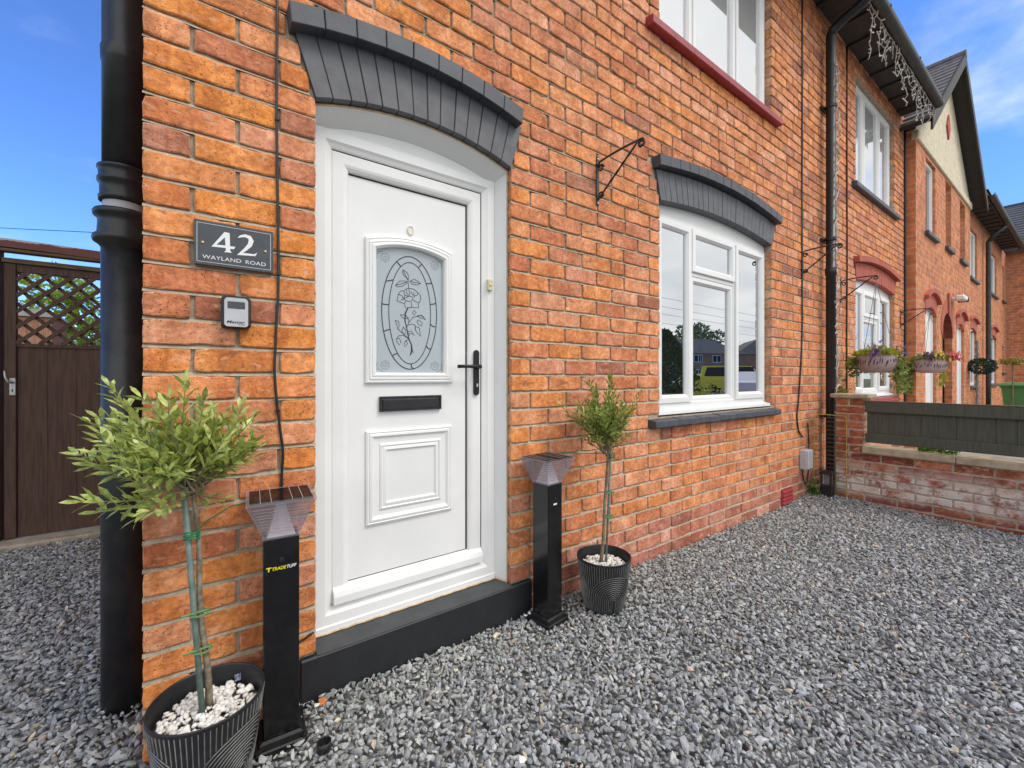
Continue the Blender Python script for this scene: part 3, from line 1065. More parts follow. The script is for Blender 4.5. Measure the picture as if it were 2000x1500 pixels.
def brick_arch(root, name, intr, extr, n, hood, nh, mat, y_out=0.006, label=None):
    """segmental arch of rubbed bricks under a projecting hood course"""
    A, B = arc_pts(*intr, 64), arc_pts(*extr, 64)
    def at(L, t):
        t *= 64
        k = min(int(t), 63)
        f = t - k
        return (L[k][0] + (L[k + 1][0] - L[k][0]) * f, L[k][1] + (L[k + 1][1] - L[k][1]) * f)
    g = G()
    for k in range(48):
        a0, a1, b0, b1 = at(A, k / 48), at(A, (k + 1) / 48), at(B, k / 48), at(B, (k + 1) / 48)
        g.quad((a0[0], -y_out + 0.0045, a0[1]), (a1[0], -y_out + 0.0045, a1[1]), (b1[0], -y_out + 0.0045, b1[1]), (b0[0], -y_out + 0.0045, b0[1]))
        g.quad((a0[0], 0.11, a0[1] + 0.003), (a1[0], 0.11, a1[1] + 0.003), (a1[0], -y_out + 0.0045, a1[1] + 0.003), (a0[0], -y_out + 0.0045, a0[1] + 0.003))
    arch = g.build(name, 'black_paint' if mat == 'grey_paint' else mat, root)
    if label:
        arch['label'] = label
    rnd = random.Random(n * 7)
    cuts = [0] + sorted((k + rnd.uniform(-0.07, 0.07)) / n for k in range(1, n)) + [1]
    for t0, t1 in zip(cuts, cuts[1:]):
        gp = 0.0020 / (intr[1] - intr[0])
        q = [at(A, t0 + gp), at(A, t1 - gp), at(B, t1 - gp), at(B, t0 + gp)]
        o = rnd.gauss(0, 0.0008)
        cx, cz = sum(p[0] for p in q) / 4, sum(p[1] for p in q) / 4
        ins = [(p[0] + (cx - p[0]) * 0.05, p[1] + (cz - p[1]) * 0.018) for p in q]
        g = G()
        g.loops([[(a, 0.105, b) for a, b in q], [(a, -y_out + 0.002 + o, b) for a, b in q], [(a, -y_out + o, b) for a, b in ins]], caplast=True)
        g.build('arch_brick', mat, arch)
    hx0, hx1, hz, hr, hh, pj = hood
    C, D_ = arc_pts(hx0 + 0.008, hx1 - 0.008, hz - hh, hr, 64), arc_pts(hx0, hx1, hz, hr, 64)
    for k in range(nh):
        t0, t1 = k / nh + 0.0011 / (hx1 - hx0), (k + 1) / nh - 0.0011 / (hx1 - hx0)
        q = [at(C, t0), at(C, t1), at(D_, t1), at(D_, t0)]
        cx, cz = sum(p[0] for p in q) / 4, sum(p[1] for p in q) / 4
        ins = [(p[0] + (cx - p[0]) * 0.05, p[1] + (cz - p[1]) * 0.07) for p in q]
        o = rnd.gauss(0, 0.0012)
        g = G()
        g.loops([[(a, 0.01, b) for a, b in q], [(a, -pj + 0.003 + o, b) for a, b in q], [(a, -pj + o, b) for a, b in ins]], caplast=True)
        g.build('hood_brick', 'dark_grey_paint' if mat == 'grey_paint' else mat, arch)
    return arch

def casement(g, gp, x0, x1, z0, z1, y, w=0.058):
    g.rect_ring(x0, x1, z0, z1, [(0, y + 0.03), (0, y + 0.004), (0.004, y), (w * 0.62, y), (w * 0.9, y + 0.014), (w, y + 0.026)])
    gp.rect_ring(x0 + w - 0.003, x1 - w + 0.003, z0 + w - 0.003, z1 - w + 0.003, [(0, y + 0.024)], cap=False)
    gp.quad((x0 + w - 0.003, y + 0.0245, z0 + w - 0.003), (x1 - w + 0.003, y + 0.0245, z0 + w - 0.003), (x1 - w + 0.003, y + 0.0245, z1 - w + 0.003), (x0 + w - 0.003, y + 0.0245, z1 - w + 0.003))

def upvc_window(root, dx, upper=False, glass='glass', far_glass=False):
    y = 0.055
    z0, z1 = (0.945, 2.256) if not upper else (3.45, 4.72)
    g = G()
    g.rect_ring(2.552 + dx, 4.150 + dx, z0, z1, [(0, 0.11), (0, y), (0.036, y), (0.046, y + 0.012), (0.048, y + 0.05)])
    for xm in (2.995, 3.617):
        g.box(xm - 0.012 + dx, xm + 0.012 + dx, y + 0.004, y + 0.05, z0 + 0.03, z1 - 0.03, 0.003)
    if not upper:
        g.box(3.0 + dx, 3.61 + dx, y + 0.004, y + 0.05, 1.895, 1.925, 0.003)
    fr = g.build('window', 'upvc', root)
    boxes = [(2.592, 2.988, z0 + 0.038, z1 - 0.022), (3.626, 4.112, z0 + 0.038, z1 - 0.022)]
    if upper:
        boxes.append((3.004, 3.608, z0 + 0.038, z1 - 0.022))
    else:
        boxes += [(3.000, 3.610, 1.925, z1 - 0.022)]
    for (a, b, c, d) in boxes:
        g, gp = G(), G()
        casement(g, gp, a + dx, b + dx, c, d, y - 0.012)
        g.build('casement', 'upvc', fr)
        gp.build('pane', glass, fr)
    if not upper:
        g, gp = G(), G()
        casement(g, gp, 3.004 + dx, 3.608 + dx, z0 + 0.030, 1.897, y + 0.008, 0.05)
        g.build('fixed_light', 'upvc', fr)
        gp.build('pane', glass, fr)
        g = G()
        g.loops([[(2.548 + dx, b, c), (4.158 + dx, b, c)] for b, c in ((0.11, 0.948), (0.05, 0.945), (0.012, 0.932), (0.010, 0.912), (0.11, 0.908))], close=False)
        g.quad((4.158 + dx, 0.11, 0.948), (4.158 + dx, 0.012, 0.932), (4.158 + dx, 0.010, 0.912), (4.158 + dx, 0.11, 0.908))
        g.build('window_board', 'upvc', fr)
        g = G()
        pane_fill(g, arched(2.55 + dx, 4.152 + dx, 2.254, 2.312, 0.058), 0.062)
        g.box(2.55 + dx, 4.15 + dx, 0.056, 0.066, 2.254, 2.262)
        g.build('fascia', 'upvc', fr)
    return fr

WIN_HOLE = lambda dx: arched(2.541 + dx, 4.161 + dx, 0.90, 2.318, 0.058)
UP_HOLE = lambda dx: rect(2.541 + dx, 4.161 + dx, 3.43, 4.72)

# ------------------------------------------------------------------ number 42
H42 = thing('brick_house', (2.7, 0.0, 0.0), 'orange brick house with white front door and dark grey painted arches, nearest the camera', 'house', 'houses of the terrace')
front_house(H42, 0.0, 5.45, 300, [arched(0.474, 1.361, -0.055 + 0.2, 2.182, 0.074), WIN_HOLE(0), UP_HOLE(0)], 11)
# side wall, back and roof, so that the house stands as a solid
g = G()
g.quad((0.004, 0.10, -0.06), (0.004, 0.012, -0.06), (0.004, 0.012, 4.99), (0.004, 0.10, 4.99))
g.quad((0.004, 8.0, -0.06), (0.004, 0.10, -0.06), (0.004, 0.10, 4.99), (0.004, 8.0, 4.99))
g.poly([(0.004, 0.012, 4.99), (0.004, 8.0, 4.99), (0.004, 4.0, 7.7)])
g.quad((5.45, 8.0, -0.06), (0.004, 8.0, -0.06), (0.004, 8.0, 4.99), (5.45, 8.0, 4.99))
g.build('side_wall', 'far_brick', H42)
def terrace_roof(root, x0, x1):
    g = G()
    for side in (0, 1):
        n = 16
        for k in range(n):
            t0, t1 = k / n, (k + 1) / n
            f = (lambda t: (-0.36 + 4.36 * t, 4.98 + 2.8 * t)) if side == 0 else (lambda t: (8.36 - 4.36 * t, 4.98 + 2.8 * t))
            (ya, za), (yb, zb) = f(t0), f(t1)
            g.quad((x0, ya, za + 0.02), (x1, ya, za + 0.02), (x1, yb, zb), (x0, yb, zb))
            g.quad((x0, ya, za), (x1, ya, za), (x1, ya, za + 0.02), (x0, ya, za + 0.02))
    rf = g.build('roof', 'roof_slate', root)
    g = G()
    g.box(x0, x1, -0.315, 0.006, 4.93, 4.965)
    g.box(x0, x1, -0.335, -0.315, 4.87, 5.0)
    n = int((x1 - x0) / 0.4)
    for k in range(n):
        g.box(x0 + 0.2 + k * 0.4, x0 + 0.245 + k * 0.4, -0.312, -0.002, 4.905, 4.932)
    g.build('eaves', 'dark_soffit', rf)
    g = G()
    prof = [(-0.335 - 0.056 + 0.056 * math.cos(a), 4.915 + 0.056 * math.sin(a)) for a in [math.pi * (1 + k / 10) for k in range(11)]]
    prof2 = [(-0.335 - 0.056 + 0.050 * math.cos(a), 4.915 + 0.050 * math.sin(a)) for a in [math.pi * (2 - k / 10) for k in range(11)]]
    lp = prof + prof2
    g.loops([[(x0, a, b) for a, b in lp], [(x1, a, b) for a, b in lp]], capfirst=True, caplast=True)
    for k in range(int((x1 - x0) / 1.2) + 1):
        x = x0 + 0.3 + k * 1.2
        if x < x1:
            g.box(x - 0.01, x + 0.01, -0.452, -0.33, 4.905, 4.925)
    g.build('gutter', 'gutter', rf)
    return rf
terrace_roof(H42, -0.25, 5.447)

# door opening ------------------------------------------------------
brick_arch(H42, 'door_arch', (0.477, 1.354, 2.176, 0.074), (0.405, 1.416, 2.392, 0.052), 14, (0.383, 1.393, 2.448, 0.067, 0.072, 0.056), 9, 'grey_paint')
g = G()
g.box(0.425, 1.477, -0.014, 0.02, -0.06, 0.149, 0.006)
st = g.build('door_step', 'black_paint', H42)
g = G()
n = 24
for k in range(n):
    u0, u1 = 0.482 + 0.871 * k / n, 0.482 + 0.871 * (k + 1) / n
    w0, w1 = (mnoise.noise(Vector((u * 9, 3, 0))) * 0.0016 for u in (u0, u1))
    g.quad((u0, -0.012, 0.1500 + w0), (u1, -0.012, 0.1500 + w1), (u1, 0.135, 0.171), (u0, 0.135, 0.171))
g.build('tread', 'step_top', st)
g = G()
g.tube([(0.482 + 0.02 * k, 0.079, 0.1675 + 0.001 * math.sin(k * 1.7)) for k in range(42)], 0.0042, 5)
g.tube([(1.316, 0.079, 0.167), (1.334, 0.050, 0.163), (1.349, 0.026, 0.159)], 0.0042, 5)
g.tube([(x, 0.030, z - 0.006) for x, z in arc_pts(0.48, 1.353, 2.176, 0.074, 24)], 0.0045, 5)
g.tube([(1.3515, 0.030, z) for z in np.linspace(0.16, 2.17, 12)], 0.0035, 5)
g.build('sealant_bead', 'sealant', H42)
g = G()
g.rect_ring(0.486, 1.310, 0.196, 2.126, [(0, 0.11), (0, 0.048), (0.004, 0.045), (0.040, 0.045), (0.050, 0.052), (0.064, 0.058), (0.068, 0.062), (0.068, 0.10)])
g.box(0.486, 1.310, 0.040, 0.11, 0.166, 0.199, 0.004)
DB = 0.040
g.v = [(0.159 + (v[0] - 0.159) * 1.005, v[1] + DB, 1.16 + (v[2] - 1.16) * 1.005) for v in g.v]
door_frame = g.build('door_frame', 'upvc', H42)
g = G()
# reveal boards of the opening
g.quad((1.350, 0.034, 0.160), (1.312, 0.098, 0.168), (1.312, 0.098, 2.14), (1.350, 0.034, 2.175))
g.quad((1.350, 0.034, 0.160), (1.350, 0.034, 2.175), (1.357, 0.042, 2.175), (1.357, 0.042, 0.160))
fa = arc_pts(0.480, 1.352, 2.168, 0.074, 24)
ba = arc_pts(0.488, 1.316, 2.122, 0.066, 24)
for (a, b), (c, d) in zip(zip(fa, fa[1:]), zip(ba, ba[1:])):
    g.quad((a[0], 0.028, a[1]), (b[0], 0.028, b[1]), (d[0], 0.098, d[1]), (c[0], 0.098, c[1]))
pane_fill(g, [(0.488, 2.110), (1.316, 2.110)] + list(reversed(ba)), 0.099)
g.build('reveal_lining', 'upvc', H42)
# the leaf
g = G()
g.rect_ring(0.5540, 1.2370, 0.268, 2.0530, [(0, 0.10), (0, 0.050), (0.003, 0.047), (0.042, 0.047), (0.052, 0.050), (0.062, 0.056), (0.066, 0.062), (0.066, 0.068)])
g.loops([[(0.5575, a, b), (1.2385, a, b)] for a, b in ((0.050, 0.335), (0.032, 0.318), (0.026, 0.300), (0.026, 0.272), (0.05, 0.268))], close=False)
g.poly([(1.2385, a, b) for a, b in ((0.050, 0.335), (0.032, 0.318), (0.026, 0.300), (0.026, 0.272), (0.05, 0.268))])
g.poly([(0.5575, a, b) for a, b in ((0.050, 0.335), (0.032, 0.318), (0.026, 0.300), (0.026, 0.272), (0.05, 0.268))][::-1])
door = g.build('door', 'upvc', H42)
g = G()
g.rect_ring(0.553, 1.2450, 0.2645, 2.062, [(0, 0.085), (0.014, 0.085)])  # dark backing, stands in for the shade in the gap round the leaf
for q in ((0.6205, 1.1705, 1.9800, 1.9875), (1.1630, 1.1705, 0.335, 1.9800), (0.6205, 1.1630, 0.3345, 0.3375), (0.6200, 0.6212, 0.3375, 1.98)):  # black gasket lines round the panel
    g.quad((q[0], 0.0672, q[2]), (q[1], 0.0672, q[2]), (q[1], 0.0672, q[3]), (q[0], 0.0672, q[3]))
g.quad((1.2413, 0.0512, 0.275), (1.2413, 0.086, 0.275), (1.2413, 0.086, 2.056), (1.2413, 0.0512, 2.056))  # gap shade painted as black strips on the frame's inner side and head
g.quad((0.556, 0.0512, 2.0572), (1.2413, 0.0512, 2.0572), (1.2413, 0.086, 2.0572), (0.556, 0.086, 2.0572))
g.build('gasket_and_gap_shade', 'gasket', door)
PY = 0.068
g = G()
def arch_shape(i):
    a = [(0.688 + i, 1.135 + i), (1.090 - i, 1.135 + i)]
    return a + list(reversed(arc_pts(0.688 + i, 1.090 - i, 1.742 - i, 0.030, 18)))
outer = rect(0.6195, 1.1735, 0.331, 1.9895)
wall_sheet(g, outer, [arch_shape(0.04)], PY, 0.004)
g.build('door_panel', 'upvc', door)
g = G()
pr = [(-0.001, PY), (0.001, PY - 0.012), (0.008, PY - 0.015), (0.013, PY - 0.012), (0.015, PY - 0.016), (0.021, PY - 0.018), (0.026, PY - 0.015), (0.028, PY - 0.019), (0.036, PY - 0.020), (0.044, PY - 0.012), (0.046, PY + 0.004)]
g.loops([[(a, y, b) for a, b in arch_shape(i)] for i, y in pr])
g.build('glazing_bead', 'upvc', door)
g = G()
pane_fill(g, arch_shape(0.0455), PY + 0.003)
pane = g.build('glass_pane', 'frosted_glass', door)
# leaded rose in the glass
ROSE=[[(852,1632),(871,1623),(881,1604),(875,1596),(857,1607),(850,1622),(852,1632),(878,1586)],[(819,1558),(838,1580),(866,1584),(873,1578),(852,1560),(825,1553),(819,1558),(873,1581)],[(885,1585),(904,1597),(925,1590),(936,1582),(918,1573),(894,1575),(885,1585),(936,1582)],[(878,1599),(876,1586),(880,1553)],[(826,1493),(830,1509),(832,1522),(843,1537),(857,1540),(868,1550),(890,1554),(906,1551),(921,1540),(934,1530),(936,1507),(930,1498),(924,1488),(927,1472),(909,1471),(894,1471),(875,1467),(864,1466),(859,1484),(843,1488),(826,1493)],[(857,1540),(861,1521),(857,1505),(843,1497)],[(857,1505),(880,1519),(901,1517),(897,1505),(885,1495),(866,1498),(857,1505)],[(861,1521),(880,1519)],[(871,1549),(868,1533),(880,1524)],[(880,1548),(885,1535),(883,1522)],[(892,1541),(897,1526)],[(904,1540),(901,1522),(918,1526),(923,1538)],[(897,1505),(918,1496),(930,1498)],[(893,1494),(894,1471)],[(859,1484),(866,1495)],[(909,1531),(906,1518)],[(832,1522),(848,1518),(856,1505)],[(873,1385),(880,1403),(899,1427),(918,1433),(938,1439),(960,1421)],[(897,1447),(906,1459),(914,1449),(906,1437),(897,1447)],[(918,1435),(942,1440),(960,1421),(938,1426),(918,1435)],[(918,1411),(923,1418),(942,1408),(942,1392),(925,1398),(918,1411)],[(875,1389),(890,1397),(909,1394),(911,1374)],[(909,1387),(928,1384),(933,1362),(938,1345),(921,1357),(910,1374),(909,1387)],[(841,1433),(861,1435),(880,1421),(866,1418),(850,1423),(841,1433)],[(871,1425),(880,1412),(880,1399)],[(880,1332),(857,1348),(838,1365),(829,1371)],[(818,1407),(834,1404),(836,1382),(830,1369),(825,1390),(818,1407)],[(855,1381),(866,1369),(861,1349),(848,1361),(855,1381)],[(880,1330),(857,1344),(834,1342),(825,1329)],[(825,1329),(838,1330),(845,1314),(836,1302),(825,1316),(825,1329)],[(866,1322),(875,1309),(861,1294),(859,1308),(866,1322)],[(885,1328),(866,1322)],[(873,1349),(878,1363),(892,1366),(906,1347),(892,1355),(880,1354),(883,1345)],[(890,1299),(901,1270),(885,1256),(895,1279),(890,1299)]]
STEM=[[(876,1467),(864,1442),(862,1411),(871,1376),(873,1363),(880,1332),(892,1306),(894,1279),(885,1256)]]
TIES=[[(826,1662),(843,1645)],[(780,1572),(809,1581)],[(762,1473),(776,1471),(790,1473)],[(769,1356),(780,1362),(794,1366)],[(808,1254),(814,1260),(827,1263)],[(890,1220),(892,1207),(901,1198)],[(984,1289),(972,1292),(963,1302)],[(1008,1392),(992,1395),(982,1404)],[(1010,1501),(997,1495),(983,1493)],[(989,1590),(963,1584)],[(940,1667),(933,1662),(926,1653)]]
CORN=[[(735,1700),(741,1687),(752,1697),(765,1702)],[(754,1676),(763,1690),(780,1694),(793,1681),(789,1665),(774,1656),(760,1664),(754,1676)],[(764,1673),(774,1682),(782,1677),(778,1665),(767,1668)],[(739,1686),(739,1665)]]
FOUR=[[(203,1630),(209,1619),(182,1585),(169,1577)],[(169,1577),(180,1585),(207,1587),(207,1579)],[(203,1630),(217,1629),(219,1571),(207,1570)],[(207,1571),(219,1572),(223,1566),(202,1565)],[(218,1587),(233,1587),(229,1579),(219,1578)]]
TWO=[[(240,1619),(248,1625),(260,1629),(272,1626),(277,1616),(273,1600),(259,1582),(241,1563)],[(237,1563),(248,1571),(285,1572),(294,1578),(289,1566),(239,1562)]]

g = G()
GY = PY + 0.0016
mm = lambda L: [(a / 1000, b / 1000) for a, b in L]
for L in ROSE:
    g.ribbon(mm(L), 0.0021, GY)
for L in STEM:
    g.ribbon(mm(L), [0.005, 0.006, 0.0045, 0.004, 0.004, 0.004, 0.005, 0.007, 0.002], GY)
g.build('leaded_rose', 'leading', door)
g = G()
for L in TIES:
    g.ribbon(mm(L), 0.0042, GY)
for cx, cz, rx, rz, wd in ((0.8865, 1.445, 0.1275, 0.249, 0.0036), (0.887, 1.444, 0.097, 0.224, 0.0030)):
    g.ribbon([(cx + rx * math.cos(2 * math.pi * k / 72), cz + rz * math.sin(2 * math.pi * k / 72)) for k in range(73)], wd, GY)
g.build('leaded_oval', 'leading', door)
g = G()
x_l, x_r, z_t, z_b = 0.7335, 1.0445, 1.700, 1.1805
for fx in (0, 1):
    for fz in (0, 1):
        for L in CORN:
            q = []
            for a, b in mm(L):
                u, v = a - 0.7375, 1.703 - b
                q.append((x_l + 0.004 + u if fx == 0 else x_r - 0.004 - u, z_t - v if fz == 0 else z_b + 0.004 + v))
            g.ribbon(q, 0.0011, GY)
g.build('etched_corners', 'leading', door, kind='stuff')
g = G()
LP = [(0, PY), (0.001, PY - 0.009), (0.008, PY - 0.012), (0.013, PY - 0.009), (0.016, PY - 0.013), (0.024, PY - 0.014), (0.034, PY - 0.005), (0.056, PY - 0.004), (0.060, PY - 0.009), (0.066, PY - 0.011), (0.070, PY - 0.006), (0.074, PY - 0.008), (0.084, PY - 0.010), (0.090, PY - 0.003), (0.094, PY - 0.0025)]
g.rect_ring(0.690, 1.088, 0.542, 0.937, LP, cap=True)
g.build('raised_panel', 'upvc', door)
g = G()
g.rect_ring(0.742, 1.026, 1.015, 1.079, [(0, PY), (0, PY - 0.014), (0.002, PY - 0.016), (0.008, PY - 0.016), (0.010, PY - 0.012)])
g.box(0.752, 1.016, PY - 0.017, PY - 0.006, 1.022, 1.066, 0.003)
g.build('letter_plate', 'black_plastic', door)
g = G()
cxh = 1.2035
pl = [(cxh + 0.0145 * math.cos(a), z + 0.0145 * math.sin(a)) for z, a0 in ((1.277, 0), (1.088, math.pi)) for a in [a0 + math.pi * k / 8 for k in range(9)]]
g.loops([[(a, 0.044, b) for a, b in pl], [(a, 0.036, b) for a, b in pl], [(cxh + (a - cxh) * 0.8, 0.0335, b + (1.18 - b) * 0.02) for a, b in pl]], caplast=True)
hp = g.build('handle_plate', 'black_metal', door)
g = G()
g.lathe((0, 0, 0), [(0.011, 0), (0.011, 0.03)], 12)
for i, v in enumerate(g.v):
    g.v[i] = (cxh + v[0], 0.036 - v[2], 1.211 + v[1])
g.tube([(cxh + 0.004, 0.004, 1.211), (cxh - 0.03, 0.002, 1.2115), (cxh - 0.08, 0.003, 1.2115), (cxh - 0.118, 0.006, 1.2105)], [0.0095, 0.0088, 0.0078, 0.0085], 10)
g.build('lever', 'black_metal', door, True)
g = G()
g.lathe((0, 0, 0), [(0.0, 0.0045), (0.0062, 0.0045), (0.0062, 0)], 14)
for i, v in enumerate(g.v):
    g.v[i] = (cxh + v[0] * 0.8, 0.0335 - v[2], 1.122 + v[1] * 1.5)
g.build('lock_cylinder', 'pale_metal', door)
g = G()
ov = [(0.886 + 0.0155 * math.cos(2 * math.pi * k / 24), 1.809 + 0.0225 * math.sin(2 * math.pi * k / 24)) for k in range(24)]
g.loops([[(a, PY, b) for a, b in ov], [(a, PY - 0.005, b) for a, b in ov], [(0.886 + (a - 0.886) * 0.8, PY - 0.007, 1.809 + (b - 1.809) * 0.8) for a, b in ov], [(0.886 + (a - 0.886) * 0.6, PY - 0.004, 1.809 + (b - 1.809) * 0.6) for a, b in ov]], caplast=True)
g.build('door_viewer', 'viewer_plastic', door)

for o_ in [door] + [k for k in bpy.data.objects if k.parent == door or (k.parent and k.parent.parent == door)]:
    o_.data.transform(Matrix.Translation((0, DB + 0.012, 0)))
    for v_ in o_.data.vertices:
        v_.co.x = 0.159 + (v_.co.x - 0.159) * 1.005 + (0.005 if o_.name in ('handle_plate', 'lever', 'lock_cylinder', 'letter_plate') else 0)
        v_.co.z = 1.16 + (v_.co.z - 1.16) * 1.005

bell = thing('door_bell', (1.277, 0.045, 1.58), 'small cream push button bell on the white door frame beside the handle', 'doorbell')
g = G()
g.box(1.262, 1.290, 0.028, 0.0455, 1.585, 1.640, 0.003)
g.build('bell_case', 'cream_plastic', bell)
g = G()
g.lathe((0, 0, 0), [(0.0, 0.006), (0.006, 0.005), (0.008, 0.0)], 14)
for i, v in enumerate(g.v):
    g.v[i] = (1.276 + v[0], 0.0285 - v[2], 1.612 + v[1])
g.build('button', 'brass', bell)
for k in bell.children:
    k.data.transform(Matrix.Translation((0.004, DB, 0)))

# ground floor window, its arch and sill ----------------------------
brick_arch(H42, 'window_arch', (2.545, 4.157, 2.312, 0.058), (2.497, 4.207, 2.500, 0.066), 25, (2.468, 4.236, 2.568, 0.075, 0.066, 0.056), 16, 'grey_paint')
win = upvc_window(H42, 0)
def tiled_sill(root, dx, mat, n=14, name='window_sill'):
    g = G()
    g.box(2.446 + dx, 4.212 + dx, -0.040, 0.10, 0.834, 0.862)
    sl = g.build(name, mat, root)
    rnd = random.Random(5)
    w_ = (4.222 - 2.434) / n
    for k in range(n):
        a, b = 2.434 + dx + w_ * k + 0.0014, 2.434 + dx + w_ * (k + 1) - 0.0014
        o = rnd.gauss(0, 0.0015)
        g = G()
        pr = [(0.10, 0.846), (0.10, 0.905), (-0.044, 0.884 + o), (-0.050, 0.880 + o), (-0.052, 0.846 + o), (-0.046, 0.838 + o)]
        g.loops([[(a, y, z) for y, z in pr], [(b, y, z) for y, z in pr]], capfirst=True, caplast=True)
        g.build('sill_tile', mat, sl)
    return sl
tiled_sill(H42, 0, 'dark_grey_paint')
# first floor window
upvc_window(H42, 0, True, 'glass_blind')
def red_sill(root, dx, mat):
    g = G()
    n = 8
    for k in range(n):
        a, b = 2.405 + dx + 1.845 * k / n + 0.001, 2.405 + dx + 1.845 * (k + 1) / n - 0.001
        pr = [(0.10, 3.372), (0.10, 3.450), (-0.040, 3.428), (-0.052, 3.420), (-0.052, 3.376), (-0.046, 3.370)]
        g.loops([[(a, y, z) for y, z in pr], [(b, y, z) for y, z in pr]], capfirst=True, caplast=True)
    return g.build('upper_sill', mat, root)
red_sill(H42, 0, 'red_paint')
# air brick low in the wall
g = G()
g.box(4.335, 4.565, -0.010, 0.006, -0.02, 0.150, 0.002)
ab = g.build('air_brick', 'red_paint', H42)
for k in range(4):
    g = G()
    z = 0.012 + k * 0.034
    g.loops([[(4.348, y, zz_) for y, zz_ in ((-0.010, z + 0.024), (-0.021, z + 0.004), (-0.018, z), (-0.010, z + 0.012))], [(4.552, y, zz_) for y, zz_ in ((-0.010, z + 0.024), (-0.021, z + 0.004), (-0.018, z), (-0.010, z + 0.012))]], capfirst=True, caplast=True)
    g.build('louvre', 'red_paint', ab)

# ------------------------------------------------------------------ number 44, attached
H44 = thing('brick_house', (7.0, 0.0, 0.0), 'attached orange brick house with icicle lights along its eaves and a red brick arch', 'house', 'houses of the terrace')
front_house(H44, 5.452, 8.49, 0, [WIN_HOLE(DX), UP_HOLE(DX)], 23)
brick_arch(H44, 'window_arch', (2.545 + DX, 4.157 + DX, 2.312, 0.058), (2.497 + DX, 4.207 + DX, 2.500, 0.066), 25, (2.468 + DX, 4.236 + DX, 2.568, 0.075, 0.066, 0.056), 16, 'red_brick_paint')
upvc_window(H44, DX, False, 'glass_far')
upvc_window(H44, DX, True, 'glass_blind')
tiled_sill(H44, DX, 'red_paint')
red_sill(H44, DX, 'dark_grey_paint')
terrace_roof(H44, 5.453, 8.30)

# ------------------------------------------------------------------ gabled house further on
def plain_window(root, x0, x1, z0, z1, y, depth=0.11, bars=1):
    g = G()
    g.rect_ring(x0, x1, z0, z1, [(0, y + depth + 0.03), (0, y + depth - 0.02), (0.05, y + depth - 0.02), (0.06, y + depth + 0.01)])
    for k in range(bars):
        xm = x0 + (x1 - x0) * (k + 1) / (bars + 1)
        g.box(xm - 0.03, xm + 0.03, y + depth - 0.018, y + depth + 0.02, z0 + 0.04, z1 - 0.04)
    wd = g.build('window', 'upvc', root)
    g = G()
    g.quad((x0 + 0.055, y + depth + 0.009, z0 + 0.055), (x1 - 0.055, y + depth + 0.009, z0 + 0.055), (x1 - 0.055, y + depth + 0.009, z1 - 0.055), (x0 + 0.055, y + depth + 0.009, z1 - 0.055))
    g.build('pane', 'glass_far', wd)
    g = G()
    g.box(x0 - 0.06, x1 + 0.06, y - 0.05, y + depth, z0 - 0.07, z0 - 0.004, 0.008)
    g.build('sill', 'dark_grey_paint', wd)
    return wd
def plain_door(root, x0, x1, z1, y, mat='upvc', depth=0.12):
    g = G()
    g.rect_ring(x0, x1, 0.0, z1, [(0, y + depth + 0.03), (0, y + depth - 0.01), (0.05, y + depth - 0.01), (0.055, y + depth + 0.01)], cap=True)
    return g.build('door', mat, root)
def small_arch(root, x0, x1, ze, rise, y):
    A, B = arc_pts(x0, x1, ze, rise, 12), arc_pts(x0 - 0.05, x1 + 0.05, ze + 0.22, rise, 12)
    g = G()
    for k in range(12):
        g.loops([[(p[0], yy, p[1]) for p in (A[k], A[k + 1], B[k + 1], B[k])] for yy in (y + 0.10, y - 0.006)], caplast=True)
    a_ = g.build('arch', 'red_brick_paint', root)
    C, D_ = arc_pts(x0 - 0.09, x1 + 0.09, ze + 0.215, rise, 12), arc_pts(x0 - 0.09, x1 + 0.09, ze + 0.28, rise, 12)
    g = G()
    for k in range(12):
        g.loops([[(p[0], yy, p[1]) for p in (C[k], C[k + 1], D_[k + 1], D_[k])] for yy in (y + 0.01, y - 0.055)], caplast=True)
    g.build('hood', 'red_brick_paint', a_)

HB = thing('brick_house', (10.7, -0.122, 0.0), 'projecting brick house with a cream rendered gable and narrow slit windows', 'house', 'houses of the terrace')
YB = -0.122
holes = [rect(9.08, 9.74, 3.40, 4.55), rect(10.53, 11.01, 3.43, 4.58), rect(11.83, 12.36, 3.42, 4.56),
         arched(9.07, 9.82, -0.05, 2.13, 0.14), arched(10.235, 11.10, -0.05, 1.83, 0.45, 20), arched(11.51, 12.26, -0.05, 2.05, 0.14)]
g = G()
wall_sheet(g, rect(8.49, 12.93, -0.06, 4.62), holes, YB, 0.12)
g.quad((8.49, 0.02, -0.06), (8.49, YB, -0.06), (8.49, YB, 4.95), (8.49, 0.02, 4.95))
g.quad((12.93, YB, -0.06), (12.93, 0.02, -0.06), (12.93, 0.02, 4.95), (12.93, YB, 4.95))
g.build('wall', 'far_brick', HB)
plain_window(HB, 9.085, 9.735, 3.405, 4.545, YB, 0.055, 0)
plain_window(HB, 10.535, 11.005, 3.435, 4.575, YB, 0.12, 0)
plain_window(HB, 11.835, 12.355, 3.425, 4.555, YB, 0.12, 0)
plain_door(HB, 9.075, 9.815, 2.27, YB, 'upvc', 0.05)
plain_door(HB, 11.515, 12.255, 2.19, YB, 'upvc', 0.05)
small_arch(HB, 9.07, 9.82, 2.13, 0.14, YB)
small_arch(HB, 11.51, 12.26, 2.05, 0.14, YB)
g = G()
A, B = arc_pts(10.235, 11.10, 1.83, 0.45, 20), arc_pts(10.12, 11.215, 1.95, 0.56, 20)
for k in range(20):
    g.loops([[(p[0], yy, p[1]) for p in (A[k], A[k + 1], B[k + 1], B[k])] for yy in (YB + 0.10, YB - 0.008)], caplast=True)
g.box(10.65, 10.75, YB - 0.03, YB + 0.02, 2.28, 2.63)
